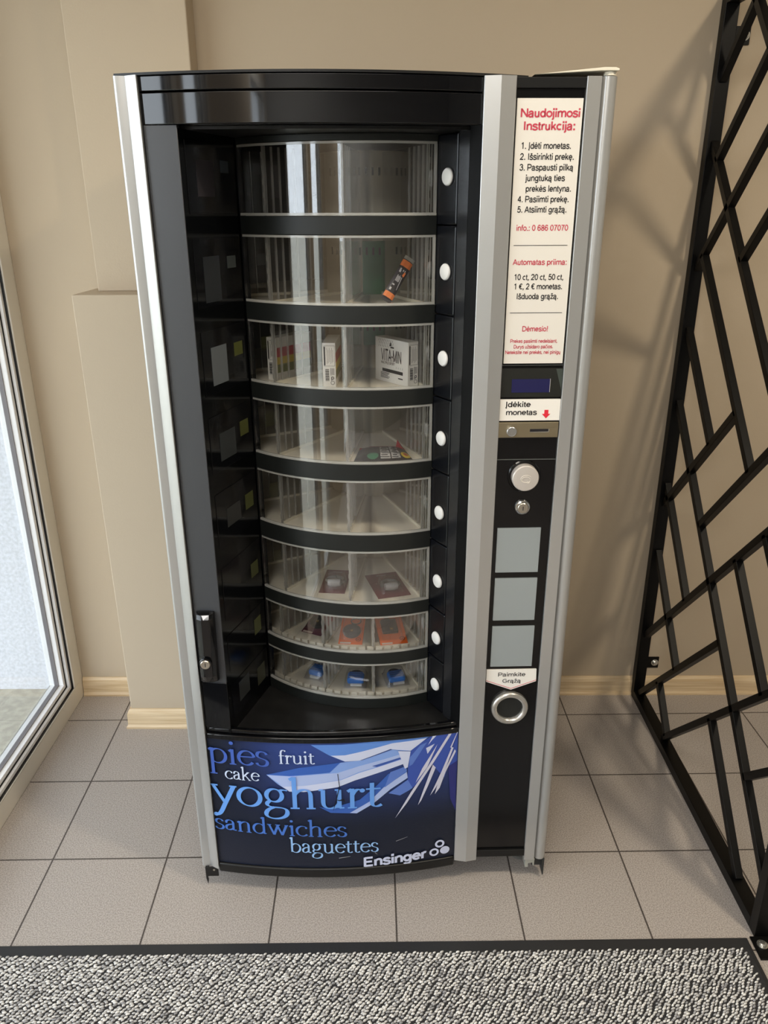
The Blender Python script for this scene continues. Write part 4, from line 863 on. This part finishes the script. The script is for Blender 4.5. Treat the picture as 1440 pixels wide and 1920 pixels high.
# stick sachet leaning in the second shelf
def sachet():
    p0 = Vector((0.0330, 0.1160, TRAYZ[1]+0.0085)); p1 = Vector((0.0850, 0.1570, 1.5040)); L = (p1-p0); ln = L.length; L.normalize()
    n = Vector((0.15, -1.0, 0.20)); n = (n-L*n.dot(L)).normalized(); w = L.cross(n).normalized()
    M = Matrix(((w.x, n.x, L.x, p0.x), (w.y, n.y, L.y, p0.y), (w.z, n.z, L.z, p0.z), (0, 0, 0, 1)))
    o = empty('drink_sachet', MM @ M); tag(o, 'slim black and orange stick sachet leaning in the second shelf', 'sachet')
    hw = 0.0115; b = MB(); rows = [(0, 0.0004), (0.006, 0.0005), (0.012, 0.0024), (ln*0.5, 0.0034), (ln-0.012, 0.0024), (ln-0.006, 0.0005), (ln, 0.0004)]
    v = []
    for z, t in rows: v += [(-hw, 0, z), (-hw*0.5, t, z), (hw*0.5, t, z), (hw, 0, z), (hw*0.5, -t, z), (-hw*0.5, -t, z)]
    f = [(i*6+k, i*6+(k+1) % 6, (i+1)*6+(k+1) % 6, (i+1)*6+k) for i in range(len(rows)-1) for k in range(6)]
    b.add(v, f+[(5, 4, 3, 2, 1, 0), tuple(range(36, 42))], 0); b.build('wrapper', mat('black foil wrapper', (34, 30, 38), 0.35), o)
    def lab(nm, c, z0, z1, x0=-hw, x1=hw, y=0.0038):
        k = MB(); k.add([(x0*0.97, 0.0012 if abs(x0) > hw*0.9 else y, z0), (x0*0.5, y, z0), (x1*0.5, y, z0), (x1*0.97, 0.0012 if abs(x1) > hw*0.9 else y, z0), (x1*0.97, 0.0012 if abs(x1) > hw*0.9 else y, z1), (x1*0.5, y, z1), (x0*0.5, y, z1), (x0*0.97, 0.0012 if abs(x0) > hw*0.9 else y, z1)], [(0, 1, 6, 7), (1, 2, 5, 6), (2, 3, 4, 5)]); k.build(nm, mat('sachet %d %d %d' % c, c, 0.4), o)
    lab('orange_band', (232, 126, 52), 0.008, 0.020); lab('orange_band', (232, 120, 46), ln-0.024, ln-0.010); lab('crimped_end', (150, 148, 140), ln-0.008, ln-0.0005, y=0.0030)
    k = MB()
    def chip(x0, x1, z0, z1): k.add([(x0, 0.0041, z0), (x1, 0.0041, z0), (x1, 0.0041, z1), (x0, 0.0041, z1)], [(0, 1, 2, 3)])
    for j in range(4): chip(-0.005+0.0022*j, -0.0036+0.0022*j, 0.046, 0.060-0.002*(j % 2))
    chip(-0.006, -0.001, 0.036, 0.039); chip(-0.007, -0.003, 0.024, 0.030); chip(-0.007, -0.003, 0.066, 0.071); chip(-0.007, -0.004, ln-0.034, ln-0.029); chip(0.000, 0.002, ln-0.034, ln-0.030); chip(0.004, 0.0055, ln-0.034, ln-0.030)
    for j in range(8): chip(0.0068-0.0003*j, 0.0078-0.0003*j, 0.030+0.0035*j, 0.034+0.0035*j)
    k.build('wrapper_print', mat('pale wrapper print', (206, 204, 206), 0.4), o)
    k = MB(); k.add([(0.003, 0.0042, 0.062), (0.0075, 0.0042, 0.060), (0.0078, 0.0042, 0.070), (0.0045, 0.0042, 0.071)], [(0, 1, 2, 3)]); k.build('orange_mark', mat('sachet 222 116 50', (222, 116, 50), 0.4), o)
sachet()

# flat black pouch on the fourth shelf
def pouch():
    o = item('snack_pouch', (0.0275, 0.157, TRAYZ[3]), math.radians(1), 'flat black pouch with a red top edge lying on the fourth shelf', 'pouch')
    W2, D2 = 0.052, 0.049; nx, ny = 12, 10; v = []
    def H(x, y): u, w = abs(x)/W2, abs(y)/D2; return 0.0015+0.011*max(0, (1-u**4))*max(0, (1-w**4))
    for j in range(ny+1):
        for i in range(nx+1):
            x, y = -W2+2*W2*i/nx, -D2+2*D2*j/ny; v.append((x, y, H(x, y)))
    f = [(j*(nx+1)+i, j*(nx+1)+i+1, (j+1)*(nx+1)+i+1, (j+1)*(nx+1)+i) for j in range(ny) for i in range(nx)]
    b = MB(); b.add(v, f, 0, True); k = len(v); n = nx+1
    low = [(x, y, 0.0002) for x, y, z in v]; b.add(low, [tuple(reversed(q)) for q in f])
    rim = [i for i in range(n)]+[j*n+nx for j in range(1, ny+1)]+[ny*n+i for i in range(nx-1, -1, -1)]+[j*n for j in range(ny-1, 0, -1)]
    b.add([v[i] for i in rim]+[low[i] for i in rim], [(len(rim)+i, len(rim)+(i+1) % len(rim), (i+1) % len(rim), i) for i in range(len(rim))])
    b.build('wrapper', mat('black pouch film', (26, 24, 28), 0.3), o)
    def patch(nm, poly, c, lift=0.0008, nn=10):
        bm = bmesh.new(); bm.faces.new([bm.verts.new((x, y, 0)) for x, y in poly]); bmesh.ops.triangulate(bm, faces=bm.faces[:]); bmesh.ops.subdivide_edges(bm, edges=bm.edges[:], cuts=3, use_grid_fill=True)
        bm.verts.index_update(); m = MB(); m.add([(q.co.x, q.co.y, H(q.co.x, q.co.y)+lift) for q in bm.verts], [[q.index for q in ff.verts] for ff in bm.faces]); bm.free(); m.build(nm, mat('pouch %d %d %d' % c, c, 0.35), o)
    patch('red_edge', [(-W2, 0.030), (W2, 0.026), (W2, D2), (-W2, D2)], (184, 30, 46))
    patch('print_block', [(-0.005, -0.044), (0.013, -0.044), (0.011, 0.022), (-0.006, 0.022)], (186, 184, 182)); patch('print_block', [(0.015, -0.044), (0.031, -0.042), (0.029, 0.022), (0.013, 0.022)], (186, 184, 182))
    def oval(cx, cy, rx, ry): return [(cx+rx*math.cos(2*PI*t/16), cy+ry*math.sin(2*PI*t/16)) for t in range(16)]
    patch('yellow_print', oval(0.0415, -0.028, 0.009, 0.015), (226, 196, 46), 0.0012); patch('red_print', oval(0.0415, -0.028, 0.0045, 0.007), (190, 80, 40), 0.0018); patch('green_print', oval(-0.019, -0.034, 0.0105, 0.012), (62, 120, 92))
    k = MB()
    for j in range(9):
        for x0, x1 in ((-0.005, 0.012), (0.016, 0.029)):
            y = -0.040+j*0.0068; k.box((x0+0.0015*(j % 3), y, H(0, y)-0.002), (x1-0.002*((j+1) % 3), y+0.0014, H(0, y)+0.0016))
    k.build('dark_print', mat('pouch dark print', (30, 28, 30), 0.4), o)
    c = MB(); c.add([(0.030, 0.028, 0.006), (0.046, 0.024, 0.005), (0.050, 0.045, 0.004), (0.037, 0.046, 0.022)], [(0, 1, 3), (1, 2, 3), (2, 0, 3), (0, 2, 1)]); c.build('red_corner', mat('pouch 184 30 46', (184, 30, 46), 0.35), o)
    for ch in o.children:      # wider towards the customer
        for q in ch.data.vertices: q.co.x *= 1.10-0.15*q.co.y/D2
pouch()

# blister cards on the sixth and seventh shelves
BLIS = clear('clear blister', (0.97, 0.97, 0.97), 1.0, 0.05, 0.025)
def dome(mb, x0, x1, y0, y1, z, h, n=8, mi=0):
    v, f = [], []
    for j in range(n+1):
        for i in range(n+1):
            u, w = 2*i/n-1, 2*j/n-1; v.append((x0+(x1-x0)*i/n, y0+(y1-y0)*j/n, z+h*(max(0, 1-u**6)*max(0, 1-w**6))**0.5))
    for j in range(n):
        for i in range(n): f.append((j*(n+1)+i, j*(n+1)+i+1, (j+1)*(n+1)+i+1, (j+1)*(n+1)+i))
    mb.add(v, f, mi, True)
def card(name, loc, rz, w, d, label, colour, group, tilt=0.0):
    T = Matrix.Rotation(tilt, 4, 'X')
    o = item(name, loc, rz, label, 'blister pack', group, T)
    b = MB(); b.box((-w/2, 0, 0), (w/2, d, 0.0012)); b.build('backing_card', mat('card %d %d %d' % colour, colour, 0.4), o, 0.0003)
    return o
MAROON = (104, 44, 52); ORANGE = (244, 108, 26)
def adapter_card(loc, rz, w, d, label):
    o = card('adapter_blister', loc, rz, w, d, label, MAROON, 'maroon cards with white adapters on the sixth shelf')
    GR = mat('grey white adapter plastic', (176, 176, 176), 0.3)
    b = MB(); b.lathe([(0.0085, 0), (0.0100, 0.008), (0.0105, 0.020), (0.0085, 0.030), (0.0, 0.031)], Matrix.Translation((-0.014, 0.034, 0.0118)) @ Matrix.Rotation(PI/2, 4, 'Y'), 18); b.build('adapter_head', GR, o)
    b = MB(); b.tube([(0.014, 0.036, 0.0095), (0.022, 0.046, 0.0095), (0.018, 0.062, 0.0095), (0.000, 0.070, 0.0095), (-0.014, 0.062, 0.0095), (-0.018, 0.048, 0.0095)], 0.0048, 10); b.build('adapter_cord', mat('grey adapter cord', (112, 114, 114), 0.3), o)
    b = MB(); dome(b, -0.026, 0.028, 0.018, 0.078, 0.0013, 0.024); b.build('blister_dome', BLIS, o)
    b = MB(); b.box((-0.014, d-0.014, 0.0012), (0.010, d-0.010, 0.0016)); b.build('hang_slot', mat('pale card slot', (150, 140, 138), 0.5), o)
z6 = TRAYZ[5]
adapter_card((0.0540, 0.1210, z6), math.radians(14), 0.080, 0.128, 'maroon blister card with a grey white adapter, at the right of the sixth shelf')
adapter_card((-0.0945, 0.1450, z6), math.radians(-7), 0.062, 0.125, 'maroon blister card half hidden by reflections, middle of the sixth shelf')
def keyring_card(loc, rz, w, d, label, flip=False, colour=ORANGE):
    o = card('keyring_blister', loc, rz, w, d, label, colour, 'cards with black key fobs on the seventh shelf', math.radians(14))
    FOB = mat('black leather fob', (30, 29, 31), 0.4); s = -1 if flip else 1
    b = MB()
    if flip: b.box((-0.022, 0.034, 0.0014), (0.016, 0.078, 0.0105))
    else: b.lathe([(0.021, 0), (0.022, 0.003), (0.021, 0.008), (0.0, 0.009)], Matrix.Translation((0.0, 0.040, 0.0014)), 26)
    b.build('fob', FOB, o, 0.002 if flip else None)
    b = MB(); b.lathe([(0.0045, 0), (0.0045, 0.0016), (0.003, 0.0026), (0, 0.0028)], Matrix.Translation((0.0, 0.042 if flip else 0.036, 0.0105)), 16); b.build('stud', mat('gold stud', (206, 176, 110), 0.25, metal=0.8), o)
    b = MB(); cx, cy = 0.007*s, 0.074
    b.tube([(cx+0.012*math.cos(2*PI*k/20), cy+0.010*math.sin(2*PI*k/20), 0.006) for k in range(20)], 0.0016, 8, 0, True); b.build('key_ring', mat('chrome', (200, 202, 202), 0.15, metal=0.95), o)
    b = MB(); dome(b, -0.026, 0.026, 0.014, 0.098, 0.0013, 0.018); b.build('blister_dome', BLIS, o)
    b = MB(); flat_ring(b, w/2-0.011, 0.016, 0.0065, 0.0052, lambda x, y: (x, y, 0.0016)); b.add([(w/2-0.014, 0.0145, 0.0016), (w/2-0.008, 0.0155, 0.0016), (w/2-0.008, 0.0168, 0.0016), (w/2-0.014, 0.0158, 0.0016)], [(0, 1, 2, 3)]); b.build('round_mark', mat('card mark', (90, 40, 26), 0.5), o)
    b = MB(); b.box((-w/2+0.004, 0.0006, 0.0012), (-w/2+0.030, 0.0060, 0.0016)); b.build('barcode_strip', mat('card strip', (214, 196, 186), 0.5), o)
z7 = TRAYZ[6]
keyring_card((-0.0530, 0.1260, z7), math.radians(-6), 0.058, 0.112, 'orange blister card with a round black key fob, middle of the seventh shelf')
keyring_card((0.0530, 0.1230, z7), math.radians(8), 0.067, 0.112, 'orange blister card with a square black key fob, right of the seventh shelf', True)
keyring_card((-0.1500, 0.1790, z7), math.radians(-28), 0.056, 0.100, 'dark maroon blister card in shade at the left of the seventh shelf', False, (96, 40, 58))

# little blue gadgets in clear bags on the lowest shelf
def blue_bag(loc, rz, label, s=1.0):
    o = item('bagged_gadget', loc, rz, label, 'gadget', 'blue gadgets in clear bags on the lowest shelf')
    BL = mat('bright blue plastic', (28, 122, 220), 0.3)
    b = MB(); b.box((-0.021*s, 0.006, 0.0030), (0.021*s, 0.040, 0.0200)); b.build('gadget_body', BL, o, 0.006, 3)
    b = MB()
    for k in range(4): b.box((-0.017*s, 0.010+k*0.008, 0.0202), (0.017*s, 0.013+k*0.008, 0.0216))
    b.build('grip_rib', mat('deep blue plastic', (22, 78, 146), 0.35), o, 0.0005)
    b = MB(); b.tube([(0.014*math.cos(PI*k/12), 0.040+0.014*math.sin(PI*k/12), 0.012) for k in range(13)], 0.0028, 8); b.build('carry_loop', mat('dark steel loop', (58, 60, 64), 0.25, metal=0.6), o)
    b = MB(); b.box((-0.012*s, 0.0006, 0.0022), (0.016*s, 0.0052, 0.0080)); b.build('white_tag', mat('white tag', (232, 234, 236), 0.5), o)
    b = MB(); dome(b, -0.028*s, 0.028*s, -0.004, 0.062, 0.0006, 0.024, 9); b.add([(-0.029*s, -0.006, 0.0005), (0.029*s, -0.006, 0.0005), (0.029*s, 0.064, 0.0005), (-0.029*s, 0.064, 0.0005)], [(0, 1, 2, 3)]); b.build('clear_bag', clear('clear bag film', (0.97, 0.97, 0.98), 1.3, 0.10, 0.02), o)
z8 = TRAYZ[7]
blue_bag((-0.0430, 0.1330, z8), math.radians(-4), 'bright blue gadget in a clear bag, middle of the lowest shelf')
blue_bag((0.0640, 0.1370, z8), math.radians(12), 'bright blue gadget in a clear bag, right end of the lowest shelf')
blue_bag((-0.1480, 0.1720, z8), math.radians(-25), 'bright blue gadget half seen at the left of the lowest shelf', 0.9)
